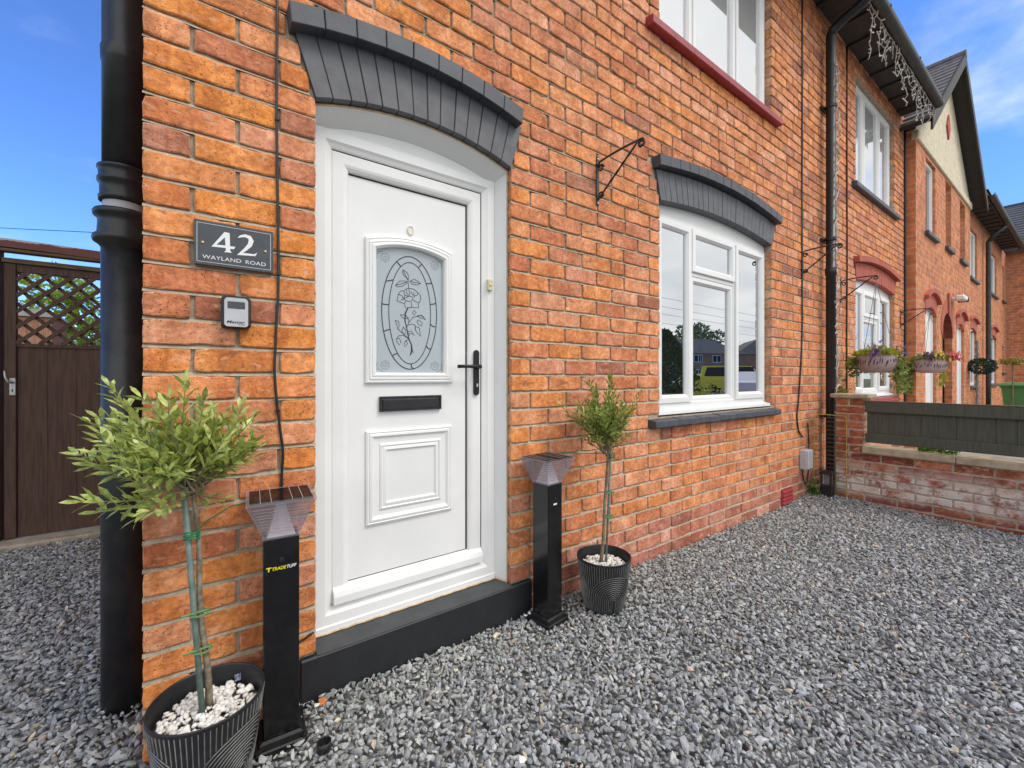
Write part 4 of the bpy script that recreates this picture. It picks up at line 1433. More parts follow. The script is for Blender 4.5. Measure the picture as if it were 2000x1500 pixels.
g.build('passage_arch', 'red_brick_paint', HB)
g = G()
g.box(10.24, 11.10, YB + 0.9, YB + 0.95, -0.05, 2.4)
g.quad((11.10, YB + 0.1, -0.05), (11.10, YB + 0.92, -0.05), (11.10, YB + 0.92, 2.4), (11.10, YB + 0.1, 2.4))
g.build('passage', 'far_brick', HB)
g = G()
g.box(8.47, 12.95, YB - 0.03, YB + 0.05, 4.615, 4.74, 0.01)
g.build('band', 'cream_render', HB)
g = G()
g.loops([[(8.45, yy, 4.74), (12.97, yy, 4.74), (10.71, yy, 6.60)] for yy in (YB + 0.1, YB + 0.004)], caplast=True)
gb = g.build('gable', 'cream_render', HB)
g = G()
g.loops([[(10.71 + a, yy, 5.55 + b) for a, b in ((0, -0.22), (0.13, 0), (0, 0.22), (-0.13, 0))] for yy in (YB + 0.02, YB - 0.02)], caplast=True)
g.build('diamond_tile', 'red_brick_paint', gb)
def gable_roof(root, x0, xm, x1, z0, zm, y0, y1, mat, rows=14, verge='dark_soffit'):
    g = G()
    for s in (0, 1):
        xe = x0 if s == 0 else x1
        for k in range(rows):
            t0, t1 = k / rows, (k + 1) / rows
            xa, za = xe + (xm - xe) * t0, z0 + (zm - z0) * t0
            xb_, zb = xe + (xm - xe) * t1, z0 + (zm - z0) * t1
            g.quad((xa, y0, za + 0.075), (xa, y1, za + 0.075), (xb_, y1, zb + 0.045), (xb_, y0, zb + 0.045))
            g.quad((xa, y0, za + 0.04), (xa, y1, za + 0.04), (xa, y1, za + 0.075), (xa, y0, za + 0.075))
    rf = g.build('roof', mat, root)
    g = G()
    for s in (0, 1):
        xe = x0 if s == 0 else x1
        g.loops([[(xe, yy, z0 - 0.02), (xm, yy, zm - 0.02), (xm, yy, zm + 0.04), (xe, yy, z0 + 0.04)] for yy in (y1, y0 - 0.02)], capfirst=True, caplast=True)
        g.loops([[(xe, yy, z0 - 0.14), (xm, yy, zm - 0.14), (xm, yy, zm + 0.05), (xe, yy, z0 + 0.05)] for yy in (y0, y0 - 0.025)], capfirst=True, caplast=True)
    g.build('verge', verge, rf)
    g = G()
    g.tube([(xm, y0 - 0.03, zm + 0.05), (xm, y1, zm + 0.05)], 0.07, 8)
    g.build('ridge', mat, rf)
    return rf
gable_roof(HB, 8.22, 10.71, 13.20, 4.70, 6.66, -0.32, 4.0, 'roof_tile')

HF = thing('brick_house', (16.5, 0.0, 0.0), 'far brick house of the terrace with black downpipe, between the gable and the end house', 'house', 'houses of the terrace')
holes = [rect(13.82, 14.86, 3.40, 4.50), arched(13.75, 14.76, 0.97, 2.18, 0.10), rect(16.76, 18.10, 3.40, 4.50), arched(16.76, 18.05, 0.99, 2.20, 0.10), rect(19.30, 19.75, 3.45, 4.50), rect(19.30, 19.72, 1.3, 2.1)]
g = G()
wall_sheet(g, rect(12.93, 20.2, -0.06, 4.95), holes, 0.0, 0.12)
g.build('wall', 'far_brick', HF)
for h in holes:
    xs, zs = [p[0] for p in h], [p[1] for p in h]
    plain_window(HF, min(xs) + 0.005, max(xs) - 0.005, min(zs) + 0.005, max(zs) - 0.005, 0.0, 0.055, 1 if max(xs) - min(xs) > 0.6 else 0)
small_arch(HF, 13.75, 14.76, 2.18, 0.10, 0.0)
small_arch(HF, 16.76, 18.05, 2.20, 0.10, 0.0)
terrace_roof(HF, 13.1, 19.3)
HE = thing('brick_house', (24, -1, 0.0), 'brick house turned side-on across the far end of the terrace', 'house')
g = G()
g.box(20.3, 28, -1.2, 4.5, -0.06, 5.05)
g.poly([(20.3, -1.2, 5.05), (28, -1.2, 5.05), (24.15, -1.2, 7.3)])
g.build('wall', 'far_brick', HE)
gable_roof(HE, 20.0, 24.15, 28.3, 5.0, 7.4, -1.5, 4.8, 'roof_slate', 18)

# ------------------------------------------------------------------ left of the house: soil pipe, gate, what lies behind it
sp = thing('soil_pipe', (-0.088, 0.358, 0), 'thick black cast iron soil pipe at the left corner of the house', 'pipe')
C_ = (-0.083, 0.358, 0)
g = G(); g.lathe(C_, [(0.060, -0.05), (0.060, 1.63)], 28, True); g.build('lower_pipe', 'iron', sp, True)
g = G(); g.lathe(C_, [(0.060, 1.612), (0.066, 1.622), (0.080, 1.632), (0.083, 1.642), (0.081, 1.652), (0.070, 1.662), (0.068, 1.70), (0.070, 1.714), (0.080, 1.722), (0.082, 1.732), (0.078, 1.741), (0.060, 1.742)], 28); g.build('socket', 'iron', sp, True)
g = G(); g.lathe(C_, [(0.056, 1.74), (0.056, 1.79)], 28); g.build('bare_band', 'grey_plastic', sp, True)
g = G(); g.lathe(C_, [(0.057, 1.772), (0.066, 1.775), (0.067, 1.79), (0.063, 1.796), (0.064, 1.835), (0.070, 1.84), (0.070, 1.852), (0.066, 1.858), (0.067, 1.882), (0.071, 1.886), (0.070, 1.894), (0.056, 1.896)], 28); g.build('coupling', 'black_plastic', sp, True)
g = G(); g.lathe(C_, [(0.0575, 1.86), (0.0575, 2.262), (0.0605, 2.266), (0.0615, 2.31), (0.0575, 2.315), (0.0575, 5.6)], 28, True); g.build('upper_pipe', 'black_plastic', sp, True)
g = G()
for z in (0.9, 2.9):
    g.box(-0.05, 0.006, 0.33, 0.386, z, z + 0.05, 0.004)
g.build('wall_bracket', 'iron', sp)

YG = 2.77
gate = thing('garden_gate', (-0.5, YG, 0.05), 'brown wooden side gate with a lattice top left of the house', 'gate')
for k in range(6):
    a, b = -0.925 + k * 0.146, -0.925 + (k + 1) * 0.146
    g = G(); g.box(a + 0.0005, b - 0.0005, YG + 0.004, YG + 0.022, 0.036, 1.385, 0.001); g.build('board', 'gate_paint', gate)
for a, b in ((-0.985, -0.928), (-0.046, -0.006)):
    g = G(); g.box(a, b, YG - 0.012, YG + 0.03, 0.034, 1.955, 0.003); g.build('stile', 'gate_paint', gate)
g = G(); g.box(-0.928, -0.046, YG - 0.006, YG + 0.03, 1.372, 1.398, 0.002); g.build('middle_rail', 'gate_paint', gate)
g = G(); g.box(-0.928, -0.046, YG - 0.006, YG + 0.03, 1.900, 1.955, 0.002); g.build('head_rail', 'gate_paint', gate)
g = G(); g.box(-0.995, -0.004, YG - 0.022, YG + 0.035, 1.957, 1.990, 0.003); g.build('cap', 'weathered_wood', gate)
x0, x1, z0, z1 = -0.93, -0.045, 1.395, 1.905
for s_ in (1, -1):
    y = YG - 0.004 if s_ > 0 else YG + 0.009
    k = -12
    while k < 24:
        # lines z = z0 + s*(x - x0) + k*0.083*sqrt2
        c = k * 0.112
        pts = []
        for x in (x0, x1):
            z = (z0 + (x - x0) + c) if s_ > 0 else (z1 - (x - x0) - c)
            pts.append((x, z))
        (xa, za), (xb, zb) = pts
        # clip to the opening
        t0, t1 = 0.0, 1.0
        dz = zb - za
        for lim, sg in ((z0, 1), (z1, -1)):
            ta = (lim - za) / dz
            if (dz > 0) == (sg > 0):
                t0 = max(t0, ta)
            else:
                t1 = min(t1, ta)
        if t1 - t0 > 0.04:
            A = (xa + (xb - xa) * t0, y, za + dz * t0)
            B = (xa + (xb - xa) * t1, y, za + dz * t1)
            g = G(); g.bar(A, B, 0.024, 0.010, (0, 1, 0)); 
            g.v = [(v[0], v[1], v[2]) for v in g.v]
            g.build('lattice_slat', 'gate_paint', gate)
        k += 1
g = G(); g.box(-0.958, -0.928, YG - 0.022, YG - 0.012, 1.035, 1.155, 0.002); hp = g.build('latch_plate', 'pale_metal', gate)
g = G(); g.tube([(-0.943, YG - 0.02, 1.125), (-0.944, YG - 0.055, 1.125), (-0.955, YG - 0.06, 1.130), (-0.966, YG - 0.06, 1.16), (-0.972, YG - 0.055, 1.205)], [0.008, 0.008, 0.007, 0.006, 0.005], 8); g.build('latch_lever', 'pale_metal', hp, True)
g = G(); g.box(-0.946, -0.940, YG - 0.0235, YG - 0.0215, 1.058, 1.078); g.build('keyhole', 'black_ink', hp)

gf = thing('gate_frame', (-0.6, YG, 0.0), 'weathered frame with peeling red-brown lintel over the side gate', 'gate frame')
g = G(); g.box(-1.075, -0.998, YG - 0.03, YG + 0.05, 0.0, 2.045, 0.004); g.build('post', 'gate_paint', gf)
g = G(); g.box(-1.9, -1.078, YG + 0.0, YG + 0.02, 0.02, 1.98, 0.003); g.build('side_panel', 'gate_paint', gf)
g = G()
for k in range(14):
    a, b = -1.9 + k * 0.1357, -1.9 + (k + 1) * 0.1357
    za, zb = (2.064 + 0.006 * math.sin(q * 5) for q in (a, b))
    g.loops([[(a, y, za + z) for y, z in ((YG - 0.05, -0.012), (YG + 0.04, -0.012), (YG + 0.035, 0.05), (YG - 0.035, 0.05), (YG - 0.05, 0.035))], [(b, y, zb + z) for y, z in ((YG - 0.05, -0.012), (YG + 0.04, -0.012), (YG + 0.035, 0.05), (YG - 0.035, 0.05), (YG - 0.05, 0.035))]], capfirst=True, caplast=True)
g.build('lintel', 'peeling_paint', gf)
g = G(); g.box(-1.9, -0.005, YG - 0.045, YG + 0.03, 2.030, 2.052, 0.003); g.build('lintel_edge', 'weathered_wood', gf)
g = G(); g.box(-1.3, -0.006, 2.60, 3.1, -0.05, 0.030, 0.012)
for i, v in enumerate(g.v):
    g.v[i] = (v[0], v[1] + mnoise.noise(Vector(v) * 3) * 0.03, v[2])
o = g.build('threshold', 'concrete'); o['kind'] = 'structure'

def leaf_cloud(g, fn, n, size, rnd, aspect=0.5):
    """n leaf-sized faces; fn() gives a point and an outward direction"""
    for _ in range(n):
        p, d = fn()
        p = Vector(p)
        d = (Vector(d) + Vector((rnd.gauss(0, .7), rnd.gauss(0, .7), rnd.gauss(0, .5)))).normalized()
        s = d.cross(Vector((rnd.gauss(0, 1), rnd.gauss(0, 1), rnd.gauss(0, 1))))
        if s.length < 1e-3:
            continue
        s.normalize()
        L = size * rnd.uniform(0.6, 1.35)
        u = s.cross(d)
        a, b, c, e = p, p + d * L * 0.5 + s * L * aspect * 0.5 + u * L * 0.06, p + d * L, p + d * L * 0.5 - s * L * aspect * 0.5 + u * L * 0.06
        g.quad(a, b, c, e)

def leafy_tree(name, base, height, crown, label, leafmat, seed, n=2600, size=0.09, cat='tree', group=None, clumps=16):
    rnd = random.Random(seed)
    t = thing(name, base, label, cat, group)
    cx, cy, cz, rx, ry, rz = crown
    g = G()
    top = (cx, cy, cz - rz * 0.2)
    g.tube([base, (base[0] * 0.7 + cx * 0.3, base[1] * 0.7 + cy * 0.3, base[2] + (top[2] - base[2]) * 0.5), top], [height * 0.03, height * 0.024, height * 0.014], 8)
    cl = []
    for _ in range(clumps):
        v = Vector((rnd.gauss(0, 1), rnd.gauss(0, 1), rnd.gauss(0, 1))).normalized() * rnd.uniform(0.45, 0.9)
        q = (cx + v.x * rx, cy + v.y * ry, cz + v.z * rz)
        cl.append((Vector(q), rnd.uniform(0.28, 0.5)))
        g.tube([top, ((top[0] + q[0]) / 2, (top[1] + q[1]) / 2, (top[2] + q[2]) / 2 + rz * 0.08), q], [height * 0.012, height * 0.008, height * 0.003], 5)
    g.build('trunk', 'bark', t)
    g = G()
    def fn():
        c, k = rnd.choice(cl)
        v = Vector((rnd.gauss(0, 1), rnd.gauss(0, 1), rnd.gauss(0, 1))).normalized()
        r = rnd.uniform(0.5, 1) ** 0.6
        return (c.x + v.x * rx * k * r, c.y + v.y * ry * k * r, c.z + v.z * rz * k * r), v + Vector((0, 0, 0.3))
    leaf_cloud(g, fn, n, size, rnd)
    g.build('crown', leafmat, t)
    return t
leafy_tree('garden_tree', (-1.75, 9.6, 0), 2.6, (-1.75, 9.6, 2.25, 1.15, 0.9, 0.95), 'bright green leafy tree behind the lattice of the side gate', 'tree_leaf', 3, 4200, 0.11)
leafy_tree('garden_shrub', (-1.1, 8.2, 0), 1.4, (-1.1, 8.2, 1.35, 0.6, 0.5, 0.55), 'low green shrub behind the lattice, in front of the taller tree', 'tree_leaf', 8, 1600, 0.09)
sh = thing('garden_shed', (-1.85, 7.2, 0), 'pinkish board shed with a pale grey cap seen through the gate lattice', 'shed')
for k in range(8):
    a, b = -2.32 + k * 0.082, -2.32 + (k + 1) * 0.082
    g = G(); g.box(a + 0.001, b - 0.001, 7.15, 7.17, 0, 2.02, 0.002); g.build('board', 'shed_board', sh)
g = G(); g.loops([[(-2.38, y, 2.02), (-1.62, y, 2.02), (-1.72, y, 2.12), (-2.28, y, 2.12)] for y in (7.10, 7.9)], capfirst=True, caplast=True); g.build('roof_cap', 'shed_cap', sh)
g = G(); g.box(-2.32, -1.66, 7.172, 7.88, 0, 2.02); g.build('body', 'shed_board', sh)
g = G(); g.tube([(-8.557, 18.17, 5.40), (-3.431, 12.013, 4.345), (-1.498, 9.388, 3.90), (-0.02, 7.4, 3.62)], 0.007, 5)
tag(g.build('overhead_wire', 'black_ink'), 'thin black overhead wire crossing the sky above the gate', 'wire')

# ------------------------------------------------------------------ fixed to the front wall
sg = thing('house_sign', (0.232, -0.002, 1.516), 'slate house sign lettered 42 Wayland Road left of the door', 'sign')
g = G(); g.box(0.1235, 0.3415, -0.0145, -0.001, 1.5165, 1.6575, 0.0012); g.build('sign_plate', 'slate', sg)
SY = -0.0152
g = G()
for q in FOUR:
    g.poly([(a / 1000, SY, b / 1000) for a, b in q])
    SY -= 0.00002
tw = mm(TWO[0])
g.ribbon(tw, [0.002, 0.007, 0.010, 0.0125, 0.0145, 0.013, 0.009, 0.004], SY)
g.poly([(a / 1000, SY - 0.00005, b / 1000) for a, b in TWO[1]])
g.build('number', 'white_ink', sg)
g = G(); add_text(g, 'WAYLAND', 0.1455, 0.2485, 1.5365, 1.5485, SY, space=1.05); add_text(g, 'ROAD', 0.2615, 0.319, 1.5365, 1.5485, SY, space=1.05); g.build('street_name', 'white_ink', sg)
g = G(); g.rect_ring(0.1312, 0.3338, 1.5255, 1.6485, [(0, SY), (0.0011, SY)]); g.build('border_line', 'white_ink', sg)
for xx in (0.1465, 0.318):
    g = G(); g.lathe((0, 0, 0), [(0.0, 0.003), (0.003, 0.0025), (0.0042, 0)], 12); g.v = [(xx + v[0], -0.0148 - v[2], 1.587 + v[1]) for v in g.v]; g.build('screw', 'brass', sg)

ks = thing('key_safe', (0.23, 0, 1.32), 'grey key safe with black surround on the brick below the house sign', 'key safe')
def rrect(x0, x1, z0, z1, r, arch=0.0, n=5):
    pts = []
    for (cx, cz, a0) in ((x1 - r, z0 + r, -math.pi / 2), (x1 - r, z1 - r, 0), (x0 + r, z1 - r, math.pi / 2), (x0 + r, z0 + r, math.pi)):
        for k in range(n + 1):
            a = a0 + math.pi / 2 * k / n
            x, z = cx + r * math.cos(a), cz + r * math.sin(a)
            if z > (z0 + z1) / 2:
                z += arch * (1 - ((x - (x0 + x1) / 2) / ((x1 - x0) / 2)) ** 2)
            pts.append((x, z))
    return pts
KX0, KX1, KZ0, KZ1 = 0.1935, 0.275, 1.320, 1.420
o1, o2 = rrect(KX0, KX1, KZ0, KZ1, 0.010, 0.006), rrect(KX0 + 0.004, KX1 - 0.004, KZ0 + 0.004, KZ1 - 0.004, 0.009, 0.006)
g = G(); g.loops([[(a, 0.0, b) for a, b in o1], [(a, -0.036, b) for a, b in o1], [(a, -0.040, b) for a, b in o2]], caplast=True); g.build('surround', 'black_plastic', ks)
o3 = rrect(KX0 + 0.0085, KX1 - 0.0085, KZ0 + 0.0035, KZ1 - 0.007, 0.009, 0.006)
g = G(); g.loops([[(a, -0.040, b) for a, b in o3], [(a, -0.0425, b) for a, b in o3]], caplast=True); g.build('shutter', 'grey_plastic', ks)
g = G(); g.loops([[(a, -0.0424, b) for a, b in rrect(0.2105, 0.258, 1.381, 1.403, 0.003, 0.003)], [(a, -0.0432, b) for a, b in rrect(0.2105, 0.258, 1.381, 1.403, 0.003, 0.003)]], caplast=True); g.build('grip', 'slate', ks)
g = G(); add_text(g, 'Master', 0.208, 0.258, 1.3335, 1.3425, -0.0428, 0.25, 0.018); add_text(g, 'Lock', 0.240, 0.259, 1.3285, 1.3325, -0.0428, 0.25, 0.03); g.build('lettering', 'black_ink', ks)

def noisy_cable(name, pts, r, label, clips=(), group=None, n=6):
    t = thing(name, pts[-1], label, 'cable', group)
    q = []
    P_ = [Vector(p) for p in pts]
    for k in range(len(P_) - 1):
        a, b, c, d = P_[max(k - 1, 0)], P_[k], P_[k + 1], P_[min(k + 2, len(P_) - 1)]
        for j in range(n):
            u = j / n
            q.append(0.5 * ((2 * b) + (c - a) * u + (2 * a - 5 * b + 4 * c - d) * u * u + (3 * b - a - 3 * c + d) * u ** 3))
    q.append(P_[-1])
    g = G(); g.tube(q, r, 6); g.build('lead', 'black_plastic', t, True)
    for c in clips:
        g = G(); g.box(c[0] - 0.006, c[0] + 0.006, -0.012, 0.002, c[1] - 0.004, c[1] + 0.004, 0.002); g.build('clip', 'black_metal', t)
    return t
noisy_cable('cable', [(0.348, -0.006, 4.9), (0.350, -0.006, 3.0), (0.354, -0.006, 2.47), (0.353, -0.006, 2.05), (0.358, -0.006, 1.52), (0.350, -0.006, 1.30), (0.347, -0.006, 1.16), (0.362, -0.006, 0.99), (0.372, -0.006, 0.90), (0.368, -0.006, 0.78), (0.372, -0.006, 0.45), (0.398, -0.006, 0.235), (0.47, -0.006, 0.236)], 0.0042, 'black cable running down the brick pier left of the front door', [(0.3535, 2.05), (0.3575, 1.515), (0.3555, 1.045)])
noisy_cable('cable', [(4.784, -0.008, 4.92), (4.786, -0.008, 3.8), (4.782, -0.008, 2.9), (4.784, -0.008, 2.2), (4.778, -0.008, 1.5), (4.700, -0.008, 0.95), (4.664, -0.008, 0.80), (4.70, -0.008, 0.66), (4.80, -0.008, 0.585)], 0.0065, 'black cable down the wall right of the window to the grey junction box', [(4.783, 2.0), (4.78, 1.55)])
noisy_cable('cable', [(4.90, -0.012, 0.72), (4.93, -0.012, 0.55), (4.935, -0.012, 0.32), (4.91, -0.012, 0.20), (4.86, -0.012, 0.125), (4.80, -0.012, 0.19), (4.785, -0.012, 0.29)], 0.0055, 'black cable loop hanging under the grey junction box', [])
jb = thing('junction_box', (4.8, 0, 0.27), 'small grey plastic junction box low on the wall beside the downpipe', 'junction box')
g = G(); g.box(4.735, 4.875, -0.062, 0.0, 0.285, 0.47, 0.006); g.build('box', 'grey_plastic', jb)
g = G(); g.box(4.740, 4.870, -0.070, -0.0625, 0.290, 0.465, 0.004); g.build('lid', 'grey_plastic', jb)

def scroll(cx, cz, r, a0, turns, x, sgn=1):
    n = int(14 * turns)
    return [(x, cx + r * (1 - 0.55 * k / n) * math.cos(a0 + sgn * 2 * math.pi * turns * k / n), cz + r * (1 - 0.55 * k / n) * math.sin(a0 + sgn * 2 * math.pi * turns * k / n)) for k in range(n + 1)]
def hanging_bracket(x, z, label, group='wrought iron basket brackets', L=0.30, rm='iron'):
    t = thing('hanging_bracket', (x, 0, z - 0.25), label, 'bracket', group)
    g = G(); g.box(x - 0.010, x + 0.010, -0.006, 0.0, z - 0.25, z + 0.03, 0.001); g.build('back_plate', rm, t)
    g = G(); g.tube([(x, -0.006, z - 0.03), (x, -0.02, z - 0.006), (x, -0.10, z), (x, -L * 0.7, z), (x, -L, z - 0.004)] + scroll(-L, z - 0.026, 0.022, math.pi / 2, 1.15, x, 1), 0.0062, 6); g.build('arm', rm, t, True)
    g = G()
    br = [(x, -0.008 - (L - 0.03) * k / 20, z - 0.215 + 0.205 * k / 20) for k in range(21)]
    g.tube(br, [0.0055 + (0.0022 if k % 3 == 1 and 4 < k < 18 else 0) for k in range(21)], 6); g.build('brace', rm, t, True)
    g = G(); g.tube(scroll(-0.030, z - 0.045, 0.020, math.pi, 1.2, x, -1), 0.005, 6); g.build('scroll', rm, t, True)
    g = G(); g.tube(scroll(-0.030, z - 0.195, 0.020, math.pi, 1.2, x, 1), 0.005, 6); g.build('scroll', rm, t, True)
    for dz in (0.015, -0.235):
        g = G(); g.lathe((0, 0, 0), [(0, 0.004), (0.005, 0.003), (0.006, 0)], 10); g.v = [(x + v[0], -0.006 - v[2], z + dz + v[1]) for v in g.v]; g.build('screw', 'pale_metal', t)
    return t
hanging_bracket(1.958, 2.385, 'empty wrought iron bracket on the brick between door and window')
hanging_bracket(4.800, 2.375, 'empty wrought iron bracket right of the window, by the black downpipe')

# right-hand downpipe with its lights
dp = thing('downpipe', (5.31, -0.075, 0), 'black downpipe wound with white fairy lights between the two houses', 'downpipe')
g = G(); g.lathe((5.31, -0.075, 0), [(0.043, -0.03), (0.043, 2.2), (0.050, 2.205), (0.050, 2.27), (0.043, 2.275), (0.043, 4.64)], 18); g.build('pipe', 'black_plastic', dp, True)
g = G(); g.tube([(5.31, -0.075, 4.63), (5.31, -0.09, 4.69), (5.31, -0.20, 4.74), (5.31, -0.33, 4.785), (5.31, -0.385, 4.83), (5.31, -0.39, 4.88)], 0.046, 14); g.build('swan_neck', 'black_plastic', dp, True)
g = G(); g.lathe((5.31, -0.39, 0), [(0.04, 4.80), (0.085, 4.82), (0.10, 4.86), (0.10, 4.90)], 16); g.build('gutter_outlet', 'black_plastic', dp, True)
for z in (0.75, 2.55, 3.9):
    g = G(); g.lathe((5.31, -0.075, z), [(0.044, 0), (0.049, 0.002), (0.049, 0.03), (0.044, 0.032)], 18); g.box(5.23, 5.39, -0.03, -0.002, z, z + 0.03, 0.003); g.build('pipe_clip', 'black_plastic', dp)

rl = random.Random(31)
fl = thing('fairy_lights', (5.31, -0.13, 0.6), 'string of white fairy lights wound down the black downpipe', 'fairy lights')
g = G()
pts = []
z = 4.35
while z > 0.72:
    pts.append((5.31 + rl.uniform(-0.05, 0.06), -0.125 - rl.uniform(0, 0.015), z))
    z -= rl.uniform(0.025, 0.07)
g.tube(pts, 0.0042, 4)
pts = [(p[0] + 0.055 + rl.uniform(-0.01, 0.03), p[1] + 0.03, p[2] + 0.02) for p in pts[::2]]
g.tube(pts, 0.0042, 4)
for _ in range(3):
    zc = rl.uniform(0.8, 1.15)
    g.tube([(5.37 + 0.05 * math.cos(a), -0.10, zc + 0.10 * math.sin(a)) for a in np.linspace(0, 5.2, 14)], 0.004, 4)
g.build('cord', 'white_cord', fl)
g = G()
z = 4.3
while z > 0.75:
    x = 5.31 + rl.uniform(-0.05, 0.09)
    g.tube([(x, -0.125, z), (x + rl.uniform(-0.035, 0.035), -0.13, z + rl.uniform(0.0, 0.03))], [0.004, 0.0065], 5)
    z -= 0.05
g.build('bulbs', 'white_cord', fl, kind='stuff')
il = thing('icicle_lights', (6.9, -0.34, 4.6), 'white icicle lights hanging from the eaves of the neighbouring house', 'fairy lights')
g, gb_ = G(), G()
line = [(5.46 + 0.1 * k, -0.345, 4.875 - 0.02 * abs(math.sin(k * 0.8))) for k in range(29)]
g.tube(line, 0.0045, 4)
for k in range(22):
    x = 5.5 + k * 0.128 + rl.uniform(-0.03, 0.03)
    L = rl.choice((0.16, 0.28, 0.40, 0.50)) 
    pts = [(x, -0.35, 4.87)]
    z = 4.87
    while z > 4.87 - L:
        z -= 0.045
        pts.append((x + rl.uniform(-0.03, 0.03), -0.35 + rl.uniform(-0.015, 0.015), z))
        e = (pts[-1][0] + rl.uniform(-0.05, 0.05), pts[-1][1] + rl.uniform(-0.02, 0.02), z + rl.uniform(-0.01, 0.035))
        gb_.tube([pts[-1], e], [0.004, 0.0065], 4)
    g.tube(pts, 0.004, 4)
g.tube([(8.26, -0.36, 4.83), (8.33, -0.33, 4.66), (8.40, -0.30, 4.78), (8.5, -0.30, 4.72), (8.6, -0.33, 4.88), (8.75, -0.33, 5.0), (8.9, -0.34, 5.12), (9.1, -0.34, 5.28)], 0.005, 4)
g.build('cord', 'white_cord', il)
gb_.build('bulbs', 'white_cord', il, kind='stuff')

# lantern, wire panel and weeds in the corner
ln = thing('lantern', (4.985, -0.155, 0), 'small black lantern standing in the corner by the downpipe', 'lantern')
LX, LY = 4.985, -0.150
g = G(); g.box(LX - 0.045, LX + 0.045, LY - 0.045, LY + 0.045, -0.01, 0.135, 0.004); g.build('base', 'black_plastic', ln)
g = G()
for a in (-1, 1):
    for b in (-1, 1):
        g.box(LX + a * 0.036 - 0.006, LX + a * 0.036 + 0.006, LY + b * 0.036 - 0.006, LY + b * 0.036 + 0.006, 0.135, 0.235)
g.build('corner_bars', 'black_plastic', ln)
g = G(); g.box(LX - 0.033, LX + 0.033, LY - 0.033, LY + 0.033, 0.135, 0.235); g.build('glazing', 'clear_plastic', ln)
g = G(); g.loops([[(LX + a * s_, LY + b * s_, z) for a, b in ((-1, -1), (1, -1), (1, 1), (-1, 1))] for s_, z in ((0.052, 0.235), (0.052, 0.25), (0.03, 0.268), (0.0, 0.27))], capfirst=True); g.build('roof', 'black_plastic', ln)
wp = thing('wire_panel', (5.03, -0.15, 0), 'rusty and yellow wire plant support leaning in the corner by the garden wall', 'plant support')
g = G()
for k in range(19):
    z = 0.05 + k * 0.04
    g.tube([(5.00, -0.03, z), (5.012, -0.15, z + 0.003), (5.02, -0.285, z)], 0.0024, 4)
for y in (-0.11, -0.20):
    g.tube([(5.01, y, 0.0), (5.01, y, 0.79)], 0.002, 4)
g.build('mesh_wires', 'rusty_wire', wp)
g = G(); g.tube([(5.02, -0.287, -0.02), (5.02, -0.287, 0.775), (5.02, -0.27, 0.795), (5.01, -0.15, 0.80), (5.0, -0.045, 0.795), (5.0, -0.03, 0.775), (5.0, -0.03, 0)], 0.0042, 6); g.build('rim_wire', 'yellow_wire', wp)
rw = random.Random(4)
wd = thing('weed', (4.95, -0.06, 0), 'small green weed growing at the wall foot behind the lantern', 'weed')
g = G()
leaf_cloud(g, lambda: ((4.93 + rw.gauss(0, 0.035), -0.06 + rw.gauss(0, 0.025), abs(rw.gauss(0.05, 0.04))), (0, 0, 1)), 130, 0.035, rw, 0.6)
g.build('leaves', 'weed_leaf', wd)

# ------------------------------------------------------------------ boundary wall with its pier and fence
gw = thing('garden_wall', (5.15, -0.8, 0), 'low rustic brick garden wall with white bloom, pier and stone coping', 'wall')
BX = 5.05
rb = random.Random(77)
def to_bw(u, w_, out):
    return (BX - out, -u, w_)
RT = [(0.30, 0.085, 0.045), (0.36, 0.11, 0.055), (0.40, 0.135, 0.065), (0.27, 0.075, 0.055), (0.33, 0.10, 0.075)]
BH = 0.0735
for n in range(1, 8):
    z1 = 0.463 - (n - 1) * BH
    z0 = z1 - BH
    u = 0.19 if n > 0 else 0.4
    first = True
    off = 0.11 if n % 2 else 0.0
    x = u
    while x < 2.6:
        L = 0.225 - (off if first else 0)
        first = False
        g = G()
        c = rb.choice(RT); k = rb.uniform(0.85, 1.2)
        g.tone = tuple(v * k for v in c)
        add_brick(g, [(x + 0.004, z0 + 0.005), (x + L - 0.005, z0 + 0.005), (x + L - 0.005, z1 - 0.005), (x + 0.004, z1 - 0.005)], to_bw, rb, 0.05, 0.04, 0.9, 0.004)
        g.build('brick', 'rustic_brick', gw)
        x += L
for n in range(7):
    z0 = 0.463 + n * 0.0715
    z1 = z0 + 0.0715
    cuts = [0.19, 0.405] if n % 2 else [0.19, 0.297, 0.405]
    for a, b in zip(cuts, cuts[1:]):
        g = G()
        c = rb.choice(RT[:3]); k = rb.uniform(1.0, 1.3)
        g.tone = tuple(v * k for v in c)
        last = b == 0.405
        add_brick(g, [(a + 0.004, z0 + 0.005), (b - (0 if last else 0.005), z0 + 0.005), (b - (0 if last else 0.005), z1 - 0.004), (a + 0.004, z1 - 0.004)], to_bw, rb, 0.215, 0.04, 0.9, 0.004)
        g.build('brick', 'rustic_brick', gw)
g = G()
g.box(BX + 0.006, BX + 0.225, -2.6, -0.192, -0.06, 0.463)
g.box(BX + 0.006, BX + 0.209, -0.401, -0.195, 0.462, 0.9635)
g.build('mortar_core', 'mortar', gw)
for k in range(4):
    a = -0.398 - k * 0.60
    g = G(); g.box(BX - 0.028, BX + 0.25, a - 0.598, a, 0.465, 0.521, 0.007)
    for i, v in enumerate(g.v):
        q = Vector(v)
        g.v[i] = tuple(q + Vector((mnoise.noise(q * 14) * 0.004, 0, mnoise.noise(q * 11 + Vector((3, 0, 0))) * 0.003)))
    g.build('coping_stone', 'coping_stone', gw)
g = G(); g.box(BX - 0.030, BX + 0.245, -0.445, -0.155, 0.966, 1.004, 0.007); g.build('pier_cap', 'coping_stone', gw)
fn_ = thing('fence_panel', (5.08, -1.4, 0.56), 'dark green board fence panel on top of the garden wall', 'fence')
